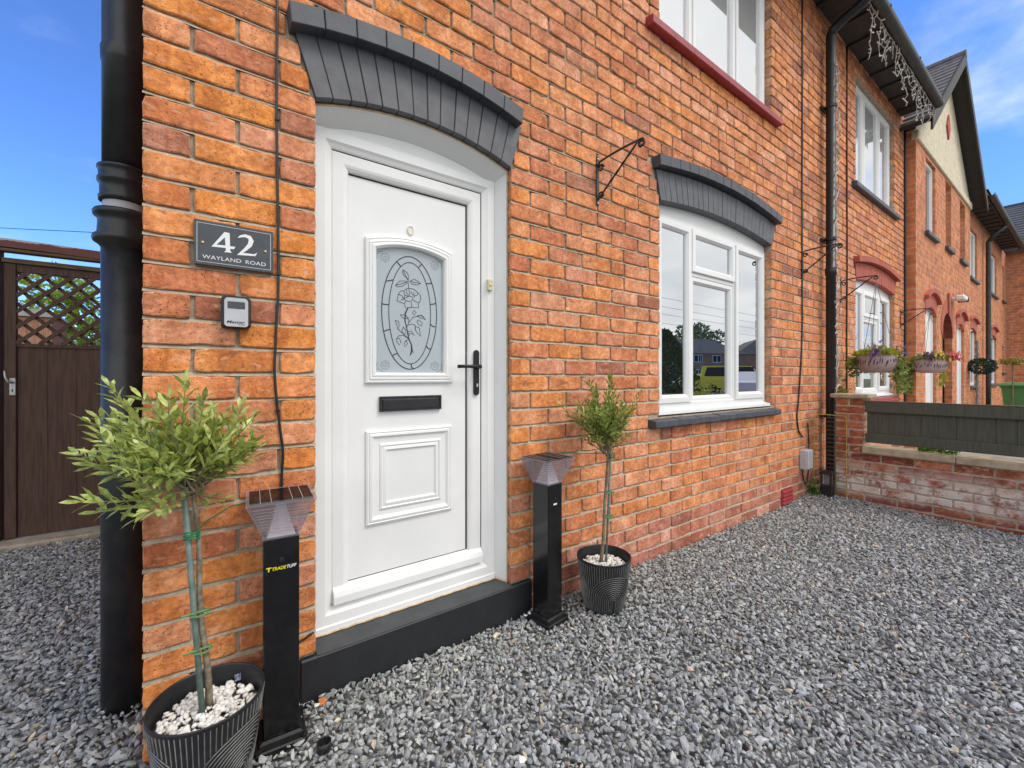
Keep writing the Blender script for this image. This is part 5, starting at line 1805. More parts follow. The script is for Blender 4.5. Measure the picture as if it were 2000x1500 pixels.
k = 0
y = -0.424
first = True
while y > -2.6:
    wdt = 0.048 if first else 0.105
    first = False
    g = G(); g.box(5.078, 5.098, y - wdt + 0.0002, y - 0.0002, 0.572, 0.932, 0.003); g.build('board', 'fence_paint', fn_)
    y -= wdt
for z0, z1 in ((0.842, 0.938), (0.566, 0.650)):
    g = G(); g.box(5.048, 5.0775, -2.6, -0.416, z0, z1, 0.006); g.build('rail', 'fence_paint', fn_)
g = G(); g.box(5.0985, 5.104, -2.6, -0.43, 0.58, 0.925); g.build('gap_light_stop', 'fence_paint', fn_)  # sheet added behind the boards to stop light showing through the gaps
g = G(); g.box(5.05, 5.11, -2.6, -0.413, 0.9385, 0.9465, 0.002); g.build('top_edge', 'weathered_wood', fn_)
g = G()
leaf_cloud(g, lambda: ((5.16 + rw.gauss(0, 0.02), rw.uniform(-1.0, -0.75), 0.522 + abs(rw.gauss(0, 0.012))), (0, 0, 1)), 220, 0.025, rw, 0.6)
tag(g.build('moss', 'weed_leaf'), 'bright green moss on the coping under the fence', 'moss', kind='stuff')

# ------------------------------------------------------------------ solar post lights
def solar_light(cx, cy, rot, label, ztop=0.78, lettering=False):
    t = thing('solar_light', (cx, cy, 0), label, 'garden light', 'solar post lights beside the door')
    c, s = math.cos(R_(rot)), math.sin(R_(rot))
    T = lambda x, y, z: (cx + c * x - s * y, cy + s * x + c * y, z)
    def tr(g):
        g.v = [T(*v) for v in g.v]
        return g
    g = G(); g.box(-0.072, 0.072, -0.072, 0.072, -0.01, 0.012, 0.004)
    g.loops([[(a * q, b * q, z) for a, b in ((-1, -1), (1, -1), (1, 1), (-1, 1))] for q, z in ((0.062, 0.012), (0.060, 0.026), (0.052, 0.032))])
    bs = tr(g).build('base', 'black_metal', t)
    for a in (-1, 1):
        for b in (-1, 1):
            g = G(); g.lathe((a * 0.064, b * 0.064, 0.012), [(0.009, 0), (0.009, 0.006), (0.0, 0.008)], 10); tr(g).build('bolt', 'black_metal', bs)
    g = G(); g.box(-0.05, 0.05, -0.05, 0.05, 0.012, 0.655, 0.0025); post = tr(g).build('post', 'gloss_black', t)
    g = G(); zb = 0.655
    h = ztop - zb
    sq = ((-1, -1), (1, -1), (1, 1), (-1, 1))
    g.loops([[(a * q, b * q, z) for a, b in sq] for q, z in ((0.050, zb - 0.004), (0.053, zb), (0.053, zb + 0.012), (0.094, ztop - 0.010), (0.096, ztop - 0.008), (0.096, ztop))])
    hd = tr(g).build('shade', 'clear_plastic', t)
    g = G()
    for k in range(9):
        f = 0.10 + 0.80 * k / 8
        z = zb + 0.012 + (h - 0.022) * f
        q = 0.053 + (0.041) * f - 0.0005
        th = 0.0028
        for i in range(4):
            a, b = sq[i], sq[(i + 1) % 4]
            A, B = Vector((a[0] * q, a[1] * q, z)), Vector((b[0] * q, b[1] * q, z))
            d = (B - A).normalized()
            L = (B - A).length
            for u0, u1 in ((0.06, 0.44), (0.56, 0.94)):
                g.tube([A + d * L * u0, A + d * L * u1], 0.0016, 4)
    tr(g).build('shade_ribs', 'clear_plastic', hd)
    g = G(); g.loops([[(a * q, b * q, z) for a, b in sq] for q, z in ((0.040, zb + 0.001), (0.030, zb + 0.03), (0.010, ztop - 0.018))], capfirst=True, caplast=True)
    tr(g).build('light_core', 'diffuser_white', hd)
    g = G(); g.box(-0.087, 0.087, -0.087, 0.087, ztop - 0.008, ztop - 0.0005); pn = tr(g).build('solar_panel', 'solar_glass', t)
    g = G()
    for k in (-2, -1, 1, 2):
        g.box(k * 0.029 - 0.0007, k * 0.029 + 0.0007, -0.084, 0.084, ztop - 0.0004, ztop + 0.0003)
    tr(g).build('cell_lines', 'grey_plastic', pn)
    g = G(); g.rect_ring(-0.096, 0.096, -0.096, 0.096, [(0, ztop + 0.0005), (0.009, ztop + 0.0005)])
    g.v = [(v[0], v[2], v[1]) for v in g.v]
    tr(g).build('rim', 'clear_plastic', hd)
    g = G(); g.lathe((0, 0, 0), [(0.0, 0.001), (0.0055, 0.001), (0.0065, 0)], 12); g.v = [(v[0], -0.0502 - v[2], 0.585 + v[1]) for v in g.v]; tr(g).build('button', 'gasket', post)
    if lettering:
        g = G(); add_text(g, 'TRADE', -0.026, 0.013, 0.5545, 0.5650, -0.0508, 0.2, 0.02)
        for q in ([(-0.042, 0.567), (-0.0275, 0.567), (-0.0285, 0.5635), (-0.0325, 0.5635), (-0.0342, 0.5535), (-0.0378, 0.5535), (-0.0362, 0.5635), (-0.0425, 0.5635)],):
            g.poly([(a, -0.0508, b) for a, b in q])
        tr(g).build('brand_lettering', 'yellow_ink', post)
        g = G(); add_text(g, 'TUFF', 0.0145, 0.042, 0.5545, 0.5650, -0.0508, 0.2, 0.02); tr(g).build('brand_lettering', 'white_ink', post)
    else:
        g = G(); g.quad((-0.012, -0.0506, 0.555), (0.012, -0.0506, 0.555), (0.012, -0.0506, 0.563), (-0.012, -0.0506, 0.563)); tr(g).build('sticker', 'white_ink', post)
    return t
solar_light(0.352, -0.110, -4, 'black solar post light left of the front door, behind the nearer planter', 0.78, True)
solar_light(1.490, -0.112, 7, 'black solar post light right of the front door step', 0.777)

# ------------------------------------------------------------------ planters with olive trees
def planter(cx, cy, rim_r, h, label, seed, rot=0.0):
    t = thing('planter', (cx, cy, 0), label, 'planter', 'ribbed black planters')
    rr = random.Random(seed)
    prof = [(0.080, 0.0), (0.091, 0.004), (0.099, 0.018), (0.106, 0.05), (0.114, 0.10), (0.122, 0.16), (0.129, 0.22), (0.1335, 0.254), (0.135, 0.260)]
    k = rim_r / 0.135
    prof = [(r * k, z * h / 0.26) for r, z in prof]
    def rad(z):
        for (r0, z0), (r1, z1) in zip(prof, prof[1:]):
            if z <= z1:
                return r0 + (r1 - r0) * (z - z0) / (z1 - z0)
        return prof[-1][0]
    inner = [(rim_r - 0.0015, h + 0.001), (rim_r - 0.004, h + 0.001), (rim_r - 0.0055, h - 0.004), (rad(h * 0.75) - 0.007, h * 0.72)]
    g = G(); g.lathe((cx, cy, 0), prof + inner, 72); pot = g.build('pot', 'black_plastic', t, True)
    g = G()
    def rib(pts, w_=0.0028, hgt=0.0022):
        rows = []
        for th, z in pts:
            r = rad(max(0.004, min(z, h)))
            c_, s_ = math.cos(th), math.sin(th)
            rows.append((Vector((cx + r * c_, cy + r * s_, z)), Vector((c_, s_, 0))))
        n = len(rows)
        A, B, C2 = [], [], []
        for i in range(n):
            p, o_ = rows[i]
            d = (rows[min(i + 1, n - 1)][0] - rows[max(i - 1, 0)][0]).normalized()
            sd = d.cross(o_).normalized()
            A.append(g.vert(p + sd * w_ / 2 - o_ * 0.0004)); B.append(g.vert(p + o_ * hgt)); C2.append(g.vert(p - sd * w_ / 2 - o_ * 0.0004))
        for i in range(n - 1):
            g.f.append((A[i], A[i + 1], B[i + 1], B[i])); g.f.append((B[i], B[i + 1], C2[i + 1], C2[i]))
    NA = 3
    R0 = rad(h * 0.45)
    half = math.pi / NA
    zc = h * 0.30
    NL = 12
    for a in range(NA):
        th0 = rot + 2 * math.pi * a / NA
        for j in range(NL):
            rho = (half * R0 - 0.004) * (1 - j / NL)
            pts = [(th0 - rho / R0, zc * q / 4 + 0.012 * (1 - q / 4)) for q in range(5)]
            pts += [(th0 - rho / R0 * math.cos(math.pi * q / 18), zc + rho * 1.02 * math.sin(math.pi * q / 18)) for q in range(1, 18)]
            pts += [(th0 + rho / R0, zc * (4 - q) / 4 + 0.012 * q / 4) for q in range(5)]
            rib(pts)
    NV = 66
    for v in range(NV):
        th = rot + 2 * math.pi * (v + 0.5) / NV
        d = abs((th - rot + half) % (2 * half) - half) * R0
        rho = half * R0 - 0.004
        zb = zc + 1.02 * math.sqrt(max(rho * rho - d * d, 0)) + 0.006
        rib([(th, zb + (h - 0.010 - zb) * q / 3) for q in range(4)])
    g.build('ribs', 'pot_rib', pot, kind='stuff')
    n = 430
    a = np.array([rr.uniform(0, 2 * math.pi) for _ in range(n)])
    ri = np.sqrt(np.array([rr.uniform(0, 1) for _ in range(n)])) * (rad(h * 0.8) - 0.018)
    zz_ = h * 0.80 + np.array([rr.uniform(-0.006, 0.010) for _ in range(n)]) + 0.006 * np.cos(ri / rim_r * 2)
    stones_mesh('white_pebbles', cx + ri * np.cos(a), cy + ri * np.sin(a), zz_, np.array([rr.uniform(0.0065, 0.0125) for _ in range(n)]), np.random.default_rng(seed), 'white_pebble', None, t, (1, 0.78, 0.6), 0.5, 0.12, 'stuff', False)
    g = G(); g.lathe((cx, cy, 0), [(0.0, h * 0.775), (rad(h * 0.775) - 0.006, h * 0.775)], 40); g.build('soil', 'soil', t)
    return t
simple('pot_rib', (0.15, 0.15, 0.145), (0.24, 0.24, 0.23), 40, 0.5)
planter(0.160, -0.192, 0.139, 0.26, 'ribbed black planter with white pebbles at the near corner of the house', 5, -0.82)
planter(1.790, -0.200, 0.135, 0.26, 'ribbed black planter with white pebbles under the window side of the wall', 6, -1.95)

LEAF_V = [(0, 0, 0), (0.28, 0.105, 0.03), (0.28, 0, -0.005), (0.28, -0.105, 0.03), (0.66, 0.125, 0.02), (0.66, 0, -0.015), (0.66, -0.125, 0.02), (1, 0, -0.05)]
LEAF_F = [(0, 2, 1), (0, 3, 2), (1, 2, 5, 4), (2, 3, 6, 5), (4, 5, 7), (5, 6, 7)]
def olive_tree(base, top, cc, rx, rz, label, seed, n_twigs, leaf_len, mat, wide=1.0, single=300, extra=(), inner=40):
    rnd = random.Random(seed)
    t = thing('olive_tree', base, label, 'olive tree', 'standard olive trees in planters')
    base, top, cc = Vector(base), Vector(top), Vector(cc)
    g = G()
    tp = [base.lerp(top, k / 9) + Vector((math.sin(k * 1.1) * 0.004, math.cos(k * 0.9) * 0.004, 0)) for k in range(10)]
    g.tube(tp, [0.0105, 0.0092, 0.0085, 0.0081, 0.0077, 0.0074, 0.0071, 0.0068, 0.0064, 0.006], 9)
    tk = g.build('trunk', 'bark', t, True)
    twigs, leaves = [], []
    gt = G()
    for k in range(n_twigs + len(extra)):
        if k < n_twigs:
            while True:
                v = Vector((rnd.gauss(0, 1), rnd.gauss(0, 1), rnd.gauss(0.28, 0.8)))
                if v.length > 0.2:
                    break
            v.normalize()
            e = cc + Vector((v.x * rx, v.y * rx, v.z * rz)) * rnd.uniform(0.72, 1.05)
            if rnd.random() < 0.3:
                e = cc + Vector((v.x * rx, v.y * rx, abs(v.z) * rz)) * rnd.uniform(0.4, 0.7)
        else:
            e = Vector(extra[k - n_twigs])
        s0 = top + (cc - top) * rnd.uniform(-0.12, 0.55) + Vector((rnd.gauss(0, 0.012), rnd.gauss(0, 0.012), 0))
        mid = (s0 + e) / 2 + Vector((rnd.gauss(0, 0.02), rnd.gauss(0, 0.02), rnd.uniform(-0.035, 0.02)))
        pts = [(s0 * (1 - u) ** 2 + mid * 2 * u * (1 - u) + e * u * u) for u in [j / 8 for j in range(9)]]
        gt.tube(pts, [0.0032 - 0.0024 * j / 8 for j in range(9)], 5)
        L = (e - s0).length
        step = leaf_len * rnd.uniform(0.30, 0.40)
        nL = int(L * 0.72 / step)
        side = rnd.uniform(0, 6.28)
        for j in range(nL):
            u = 0.28 + 0.72 * (j + 0.5) / max(nL, 1)
            f = u * 8
            a = min(int(f), 7)
            p = pts[a].lerp(pts[a + 1], f - a)
            d = (pts[a + 1] - pts[a]).normalized()
            side += 1.57
            o_ = d.orthogonal().normalized()
            o_ = Matrix.Rotation(side, 3, d) @ o_
            for sg in (1, -1):
                dirv = (d * rnd.uniform(0.55, 1.1) + o_ * sg * rnd.uniform(0.6, 1.0) + Vector((0, 0, 0.22))).normalized()
                leaves.append((p, dirv, leaf_len * rnd.uniform(0.62, 1.2) * (1.0 if u < 0.9 else 0.75), rnd.uniform(-0.9, 0.9)))
        leaves.append((e, (pts[-1] - pts[-2]).normalized(), leaf_len * 0.8, rnd.uniform(-1, 1)))
    gt.build('twigs', 'twig', tk)
    def frame(p, d, L, roll):
        up = Vector((0, 0, 1))
        s = d.cross(up)
        if s.length < 1e-3:
            s = Vector((1, 0, 0))
        s.normalize()
        n = s.cross(d)
        m = Matrix((d * L, s.cross(d).cross(d) * 0 + (-s) * L * wide, n * L)).transposed()
        return Matrix.Translation(p) @ m.to_4x4() @ Matrix.Rotation(roll, 4, 'X')
    # nearest leaves are separate parts, the rest one mass
    cp = Vector(CAM)
    order = sorted(range(len(leaves)), key=lambda i: (leaves[i][0] - cp).length)
    single_i = set(order[:single])
    g = G()
    for i, lf in enumerate(leaves):
        if i in single_i:
            continue
        m = frame(*lf)
        b = len(g.v)
        for v in LEAF_V:
            g.vert(m @ Vector(v))
        for f in LEAF_F:
            g.f.append(tuple(b + q for q in f))
    cr = g.build('crown', mat, t, kind='stuff')
    me = bpy.data.meshes.new('leaf')
    me.from_pydata(LEAF_V, [], LEAF_F)
    me.materials.append(M[mat])
    for i in order[:single]:
        o = bpy.data.objects.new('leaf', me)
        link(o, cr)
        o.matrix_basis = frame(*leaves[i])
    return t, len(leaves)
RGT = Vector((0.8114, -0.5846, 0))
c1 = Vector((0.085, -0.150, 0.945))
t1, n1 = olive_tree((0.162, -0.186, 0.205), (0.127, -0.163, 0.835), c1, 0.215, 0.175, 'olive tree tied to a green cane in the nearer planter, by the soil pipe', 21, 76, 0.052, 'olive_leaf', 1.28, 300,
    [c1 + RGT * -0.27 + Vector((0, 0, 0.0)), c1 + RGT * -0.245 + Vector((0, 0, -0.035)), c1 + RGT * -0.22 + Vector((0, 0, -0.165)), c1 + RGT * -0.185 + Vector((0, 0, 0.19)), c1 + RGT * 0.03 + Vector((0, 0, 0.20)), c1 + RGT * 0.22 + Vector((0, 0, 0.03)), c1 + RGT * 0.22 + Vector((0.0, 0, 0.10)), c1 + RGT * -0.215 + Vector((0, 0, 0.10))])
c2 = Vector((1.800, -0.205, 0.945))
t2, n2 = olive_tree((1.775, -0.196, 0.205), (1.812, -0.210, 0.775), c2, 0.180, 0.160, 'olive tree with a rounder darker crown in the planter right of the step', 33, 58, 0.043, 'olive_leaf_dark', 1.15, 300,
    [c2 + RGT * -0.23 + Vector((0, 0, 0.075)), c2 + RGT * 0.02 + Vector((0, 0, 0.235)), c2 + RGT * -0.09 + Vector((0, 0, 0.20)), c2 + RGT * 0.17 + Vector((0, 0, 0.13)), c2 + RGT * 0.03 + Vector((0, 0, 0.20))])
def cane(base, top, r, label, wires, ties):
    t = thing('cane', base, label, 'cane', 'green plant canes')
    b, tp = Vector(base), Vector(top)
    g = G(); g.tube([b, b.lerp(tp, 0.5), tp], r, 10); g.build('stick', 'cane', t, True)
    for u in ties:
        p = b.lerp(tp, u)
        g = G(); g.tube([p + Vector((0.022 * math.cos(a) + 0.012, 0.014 * math.sin(a), 0.004 * math.sin(a))) for a in np.linspace(0, 6.6, 14)] + [p + Vector((-0.03, -0.012, 0.006))], 0.0030, 5); g.build('tie', 'tie_green', t)
    for u, pts in wires:
        p = b.lerp(tp, u)
        g = G(); q = []
        for a in np.linspace(0, 19, 40):
            q.append(p + Vector((0.018 * math.cos(a) + 0.008, 0.016 * math.sin(a), 0.026 * (a / 19 - 0.5) + 0.004 * math.sin(a * 2))))
        q += [Vector(s) for s in pts]
        g.tube(q, 0.0022, 5); g.build('wire', 'green_wire', t)
cane((0.148, -0.200, 0.20), (0.106, -0.172, 0.845), 0.0074, 'green plant cane supporting the nearer olive tree', [(0.80, [(0.16, -0.12, 0.735), (0.22, -0.06, 0.752), (0.29, -0.012, 0.745)])], [0.30, 0.46])
cane((1.800, -0.205, 0.20), (1.820, -0.220, 0.80), 0.0058, 'green plant cane supporting the olive tree right of the step', [(0.93, [(1.74, -0.1, 0.765), (1.66, -0.02, 0.768)])], [0.42, 0.62])

# small things lying about
def ring_thing():
    o = thing('plastic_ring', (0.452, -0.262, 0.005), 'small black plastic ring lying on the gravel by the post light', 'ring')
    g = G(); g.lathe((0.452, -0.262, 0.004), [(0.019, 0), (0.0215, 0.001), (0.0215, 0.026), (0.0195, 0.027), (0.0185, 0.024), (0.0185, 0.0)], 24); g.build('ring_wall', 'black_plastic', o, True)
ring_thing()
def chip(name, x, y, z, s, mat, label, cat, seed, group=None):
    a = stones_mesh(name, np.array([x]), np.array([y]), np.array([z]), np.array([s]), np.random.default_rng(seed), mat, None, None, (1, 0.8, 0.35), 0.2, 0.2, kind='thing')
    tag(a, label, cat, group)
chip('brick_chip', 0.487, -0.064, 0.016, 0.020, 'orange_chip', 'orange brick chip on the gravel at the left end of the step', 'brick chip', 2)
chip('pebble', 0.468, -0.072, 0.016, 0.010, 'white_pebble', 'white pebble beside the orange brick chip', 'pebble', 3, 'stray white pebbles')
chip('pebble', 1.395, -0.06, 0.018, 0.011, 'white_pebble', 'white pebble on the gravel by the right end of the step, left of the other', 'pebble', 4, 'stray white pebbles')
chip('pebble', 1.425, -0.055, 0.020, 0.013, 'white_pebble', 'white pebble nearest the foot of the right-hand post light', 'pebble', 5, 'stray white pebbles')
chip('pebble', 0.92, -0.66, 0.018, 0.019, 'white_pebble', 'large pale pebble alone in the gravel at the bottom of the picture', 'pebble', 9, 'stray white pebbles')
wr = thing('sweet_wrapper', (0.235, -0.10, 0.22), 'tiny blue wrapper on the white pebbles of the nearer planter', 'wrapper')
simple('blue_foil', (0.02, 0.05, 0.25), (0.4, 0.4, 0.45), 160, 0.3)
g = G()
for k in range(4):
    g.quad((0.227 + k * 0.004, -0.103 - 0.003 * (k % 2), 0.218), (0.231 + k * 0.004, -0.103 - 0.003 * ((k + 1) % 2), 0.218), (0.231 + k * 0.004, -0.098 - 0.003 * ((k + 1) % 2), 0.237), (0.227 + k * 0.004, -0.098 - 0.003 * (k % 2), 0.235))
g.build('foil', 'blue_foil', wr)

# ------------------------------------------------------------------ the neighbour's baskets and garden
hanging_bracket(5.852, 2.235, 'wrought iron bracket holding the nearer hanging basket')
hanging_bracket(8.262, 2.12, 'wrought iron bracket holding the farther hanging basket, by the gabled house')
def hanging_basket(cx, cy, cz, r, hook_z, label, seed, kind):
    rnd = random.Random(seed)
    t = thing('hanging_basket', (cx, cy, cz - 0.1), label, 'hanging basket', 'hanging flower baskets')
    g = G(); g.lathe((cx, cy, cz), [(0.0, -0.115), (r * 0.55, -0.115), (r * 0.80, -0.095), (r * 0.97, -0.045), (r, 0.0), (r * 0.95, 0.045), (r * 0.88, 0.075), (r * 0.84, 0.075), (r * 0.84, 0.05), (0, 0.05)], 40); bw = g.build('bowl', 'basket_weave', t, True)
    g = G()
    for k in range(46):
        a = 2 * math.pi * k / 46 + rnd.uniform(-0.04, 0.04)
        zc = rnd.uniform(-0.035, 0.012)
        hl = rnd.uniform(0.024, 0.040)
        q = []
        for s_ in range(9):
            u = -1 + 2 * s_ / 8
            q.append((a + 0.03 * u, zc + hl * u))
        for (a0, z0), (a1, z1), i in zip(q, q[1:], range(8)):
            def rp(a_, z_, off):
                rr_ = r * (1.014 - 0.05 * (z_ / 0.045) ** 2 if z_ > 0 else 1.014 - (0.03 * (z_ / 0.045) ** 2 if z_ > -0.045 else 0.03 + 0.17 * (-z_ - 0.045) / 0.05))
                return (cx + rr_ * math.cos(a_ + off), cy + rr_ * math.sin(a_ + off), cz + z_)
            w0, w1 = 0.022 * math.sin(math.pi * i / 8), 0.022 * math.sin(math.pi * (i + 1) / 8)
            g.quad(rp(a0, z0, -w0), rp(a0, z0, w0), rp(a1, z1, w1), rp(a1, z1, -w1))
    g.build('slots', 'dark_room', bw, kind='stuff')
    g = G()
    for k in range(3):
        a = 2 * math.pi * k / 3 + 0.5
        g.tube([(cx + r * 0.86 * math.cos(a), cy + r * 0.86 * math.sin(a), cz + 0.07), (cx, cy, hook_z - 0.05)], 0.0028, 4)
    g.tube([(cx, cy, hook_z - 0.05), (cx, cy, hook_z + 0.0)], 0.003, 4)
    g.build('chains', 'lamp_steel', t)
    def top():
        a, q = rnd.uniform(0, 6.28), math.sqrt(rnd.random()) * r * 1.02
        return (cx + q * math.cos(a), cy + q * math.sin(a), cz + 0.06 + rnd.uniform(0, 0.10) * (1.2 - q / r)), (math.cos(a) * 0.7, math.sin(a) * 0.7, 0.8)
    g = G(); leaf_cloud(g, top, 520, 0.045, rnd, 0.6); g.build('foliage', 'ivy_leaf' if kind else 'lime_leaf', t)
    g = G()
    for (a, L, sp) in ([(1.75, 0.20, 0.05), (2.1, 0.12, 0.04), (4.95, 0.38, 0.055), (5.3, 0.24, 0.06), (0.2, 0.16, 0.05)] if kind == 0 else [(1.72, 0.46, 0.035), (2.0, 0.12, 0.05), (1.4, 0.15, 0.05)]):
        px_, py_ = cx + r * 1.05 * math.cos(a), cy + r * 1.05 * math.sin(a)
        leaf_cloud(g, lambda: ((px_ + rnd.gauss(0, sp), py_ + rnd.gauss(0, sp * 0.5), cz + 0.05 - rnd.random() * L), (math.cos(a), math.sin(a), -0.4)), int(260 * L / 0.3), 0.030, rnd, 0.8)
    g.build('trailing_ivy', 'ivy_leaf', t)
    sets = [('purple_petal', 40, -0.6, 0.10)] + ([('purple_petal', 16, 0.9, 0.06)] if kind == 0 else [('yellow_petal', 32, -0.05, 0.09), ('pink_petal', 44, 1.05, 0.08)])
    for m_, n, off, zz2 in sets:
        g = G()
        for _ in range(n):
            f = RGT * (r * (off + rnd.gauss(0, 0.22)))
            p = Vector((cx, cy, cz + 0.055)) + f + Vector((-0.5 * r + rnd.gauss(0, 0.03), -0.55 * r + rnd.gauss(0, 0.03), abs(rnd.gauss(zz2 * 0.5, 0.035))))
            for k in range(5):
                a = 2 * math.pi * k / 5 + rnd.random()
                sz_ = 0.018 if m_ == 'purple_petal' else 0.028
                d1, d2 = Vector((math.cos(a), -0.5, math.sin(a))) * sz_, Vector((math.cos(a + 1.1), -0.5, math.sin(a + 1.1))) * sz_
                g.quad(p, p + d1, p + (d1 + d2) * 0.75, p + d2)
        g.build('flowers', m_, t, kind='stuff')
    if kind == 1:
        g = G()
        a = 5.6
        px_, py_ = cx + r * 0.95 * 0.83, cy - r * 0.95 * 0.55
        leaf_cloud(g, lambda: ((px_ + rnd.gauss(0, 0.025), py_ + rnd.gauss(0, 0.02), cz + 0.04 - rnd.random() * 0.32), (0, 0, -1)), 170, 0.05, rnd, 0.3)
        g.build('trailing_creeper', 'lime_leaf', t)
    return t
hanging_basket(5.852, -0.305, 1.325, 0.172, 2.21, 'hanging basket of purple flowers with trailing ivy, nearer the downpipe', 2, 0)
hanging_basket(8.262, -0.305, 1.335, 0.178, 2.09, 'hanging basket of pink, yellow and purple flowers, farther along the terrace', 3, 1)
iv = thing('ivy', (5.72, -0.02, 0.9), 'thin ivy stems climbing the neighbour wall above the pier cap', 'ivy')
g = G(); ri_ = random.Random(9)
leaf_cloud(g, lambda: ((5.80 + ri_.gauss(0, 0.10), -0.02, 0.93 + abs(ri_.gauss(0, 0.07))), (0, -1, 0.4)), 60, 0.045, ri_, 0.9); g.build('leaves', 'ivy_leaf', iv)
noisy_cable('cable', [(6.02, -0.008, 4.9), (6.02, -0.008, 3.5), (6.025, -0.008, 2.4), (6.01, -0.008, 1.6), (6.015, -0.008, 0.6)], 0.008, 'black cable down the neighbour wall left of its window', [])
noisy_cable('cable', [(8.45, -0.012, 4.8), (8.455, -0.012, 3.2), (8.45, -0.012, 0.4)], 0.012, 'black cable in the corner beside the projecting gabled house', [])
fd = thing('downpipe', (15.73, -0.08, 0), 'black downpipe on the far house beyond the gable', 'downpipe')
g = G(); g.lathe((15.73, -0.09, 0), [(0.047, -0.05), (0.047, 4.5)], 12); g.tube([(15.73, -0.09, 4.48), (15.73, -0.2, 4.66), (15.73, -0.37, 4.8)], 0.047, 8); g.build('pipe', 'gutter', fd, True)
scm = thing('security_camera', (11.07, -0.13, 2.55), 'white security camera on the wall of the gabled house', 'camera')
g = G(); g.box(10.95, 11.25, -0.30, -0.18, 2.53, 2.62, 0.02); g.build('body', 'upvc', scm)
g = G(); g.box(11.25, 11.29, -0.31, -0.17, 2.52, 2.60, 0.008); g.build('lens_hood', 'black_plastic', scm)
g = G(); g.box(11.05, 11.12, -0.19, -0.12, 2.54, 2.60, 0.01); g.build('mount', 'upvc', scm)
bn = thing('wheelie_bin', (14.8, -0.78, 0), 'green wheelie bin beyond the fence at the right edge', 'bin')
g = G(); g.loops([[(14.8 + a * s_, -0.80 + b * s_ * 0.62, z) for a, b in ((-1, -1), (1, -1), (1, 1), (-1, 1))] for s_, z in ((0.46, -0.04), (0.50, 0.2), (0.60, 0.93), (0.63, 0.94), (0.63, 0.97))], capfirst=True, caplast=True); g.build('bin_body', 'bin_green', bn)
g = G(); g.loops([[(14.8 + a * s_ * 1.02, -0.80 + b * s_ * 0.66, z) for a, b in ((-1, -1), (1, -1), (1, 1), (-1, 1))] for s_, z in ((0.66, 0.972), (0.66, 0.995), (0.56, 1.045))], capfirst=True, caplast=True); g.build('lid', 'bin_green', bn)
tb = thing('topiary_ball', (12.76, -0.27, 0), 'dark green topiary ball on a grey spiral pole beyond the fence', 'topiary')
rt_ = random.Random(12)
g = G()
def tbf():
    v = Vector((rt_.gauss(0, 1), rt_.gauss(0, 1), rt_.gauss(0, 1))).normalized()
    return Vector((12.76, -0.30, 1.385)) + Vector((v.x * 0.19, v.y * 0.19, v.z * 0.135)) * rt_.uniform(0.85, 1), v
leaf_cloud(g, tbf, 900, 0.05, rt_, 0.7); g.build('ball', 'topiary_leaf', tb)
g = G(); g.tube([(12.76 + 0.007 * math.cos(z * 45), -0.24 + 0.007 * math.sin(z * 45), z) for z in np.linspace(0, 1.9, 160)], 0.022, 5); g.build('pole', 'lamp_steel', tb)
bt = thing('potted_shrub', (14.5, -0.70, 0), 'mossy flat-topped shrub on a stem behind the green bin', 'shrub')
g = G()
leaf_cloud(g, lambda: ((14.10 + rt_.gauss(0, 0.10), -0.60 + rt_.gauss(0, 0.085), 1.47 + rt_.gauss(0, 0.03)), (0, 0, 1)), 420, 0.06, rt_, 0.6); g.build('crown', 'mossy_leaf', bt)
g = G(); g.tube([(14.10, -0.60, 0), (14.12, -0.60, 0.8), (14.10, -0.60, 1.46)], 0.014, 6); g.build('stem', 'bark', bt)

# ------------------------------------------------------------------ across the street, mirrored in the window panes
def street_house(cx, cy, wx, wy, ez, rz, label, ang=0.0):
    t = thing('brick_house', (cx, cy, 0), label, 'house', 'houses across the street')
    c, s = math.cos(ang), math.sin(ang)
    T = lambda v: (cx + c * v[0] - s * v[1], cy + s * v[0] + c * v[1], v[2])
    def fin(g, n, m, p):
        g.v = [T(v) for v in g.v]
        return g.build(n, m, p)
    g = G(); g.box(-wx, wx, -wy, wy, -0.06, ez); fin(g, 'wall', 'street_brick', t)
    g = G(); e = 0.35
    A = [(-wx - e, -wy - e, ez - 0.1), (wx + e, -wy - e, ez - 0.1), (wx + e, wy + e, ez - 0.1), (-wx - e, wy + e, ez - 0.1)]
    r0, r1 = (-wx + wy * 0.8, 0, rz), (wx - wy * 0.8, 0, rz)
    g.quad(A[0], A[1], r1, r0); g.quad(A[2], A[3], r0, r1); g.poly([A[1], A[2], r1]); g.poly([A[3], A[0], r0]); g.poly([A[3], A[2], A[1], A[0]])
    fin(g, 'roof', 'roof_slate', t)
    for z0, z1 in ((1.0, 2.3), (3.3, 4.4)):
        for k in (-0.62, -0.2, 0.25, 0.65):
            x = k * wx
            for sy in (1, -1):
                g = G(); g.box(x - 0.75, x + 0.75, sy * wy - 0.05, sy * wy + 0.05, z0, z1); wdw = fin(g, 'window', 'upvc', t)
                g = G()
                for q in (-0.36, 0.36):
                    g.box(x + q - 0.3, x + q + 0.3, sy * wy - 0.06, sy * wy + 0.06, z0 + 0.1, z1 - 0.1)
                fin(g, 'pane', 'dark_room', wdw)
        for sx in (1, -1):
            g = G(); g.box(sx * wx - 0.05, sx * wx + 0.05, -0.7, 0.7, z0, z1); wdw = fin(g, 'window', 'upvc', t)
            g = G(); g.box(sx * wx - 0.06, sx * wx + 0.06, -0.55, 0.55, z0 + 0.1, z1 - 0.1); fin(g, 'pane', 'dark_room', wdw)
    return t
simple('street_brick', (0.42, 0.17, 0.10), (0.50, 0.22, 0.14), 2, 0.9)
street_house(60, -35, 7, 4, 4.7, 7.1, 'brick house with grey hipped roof across the street, mirrored in the centre pane', 0.35)
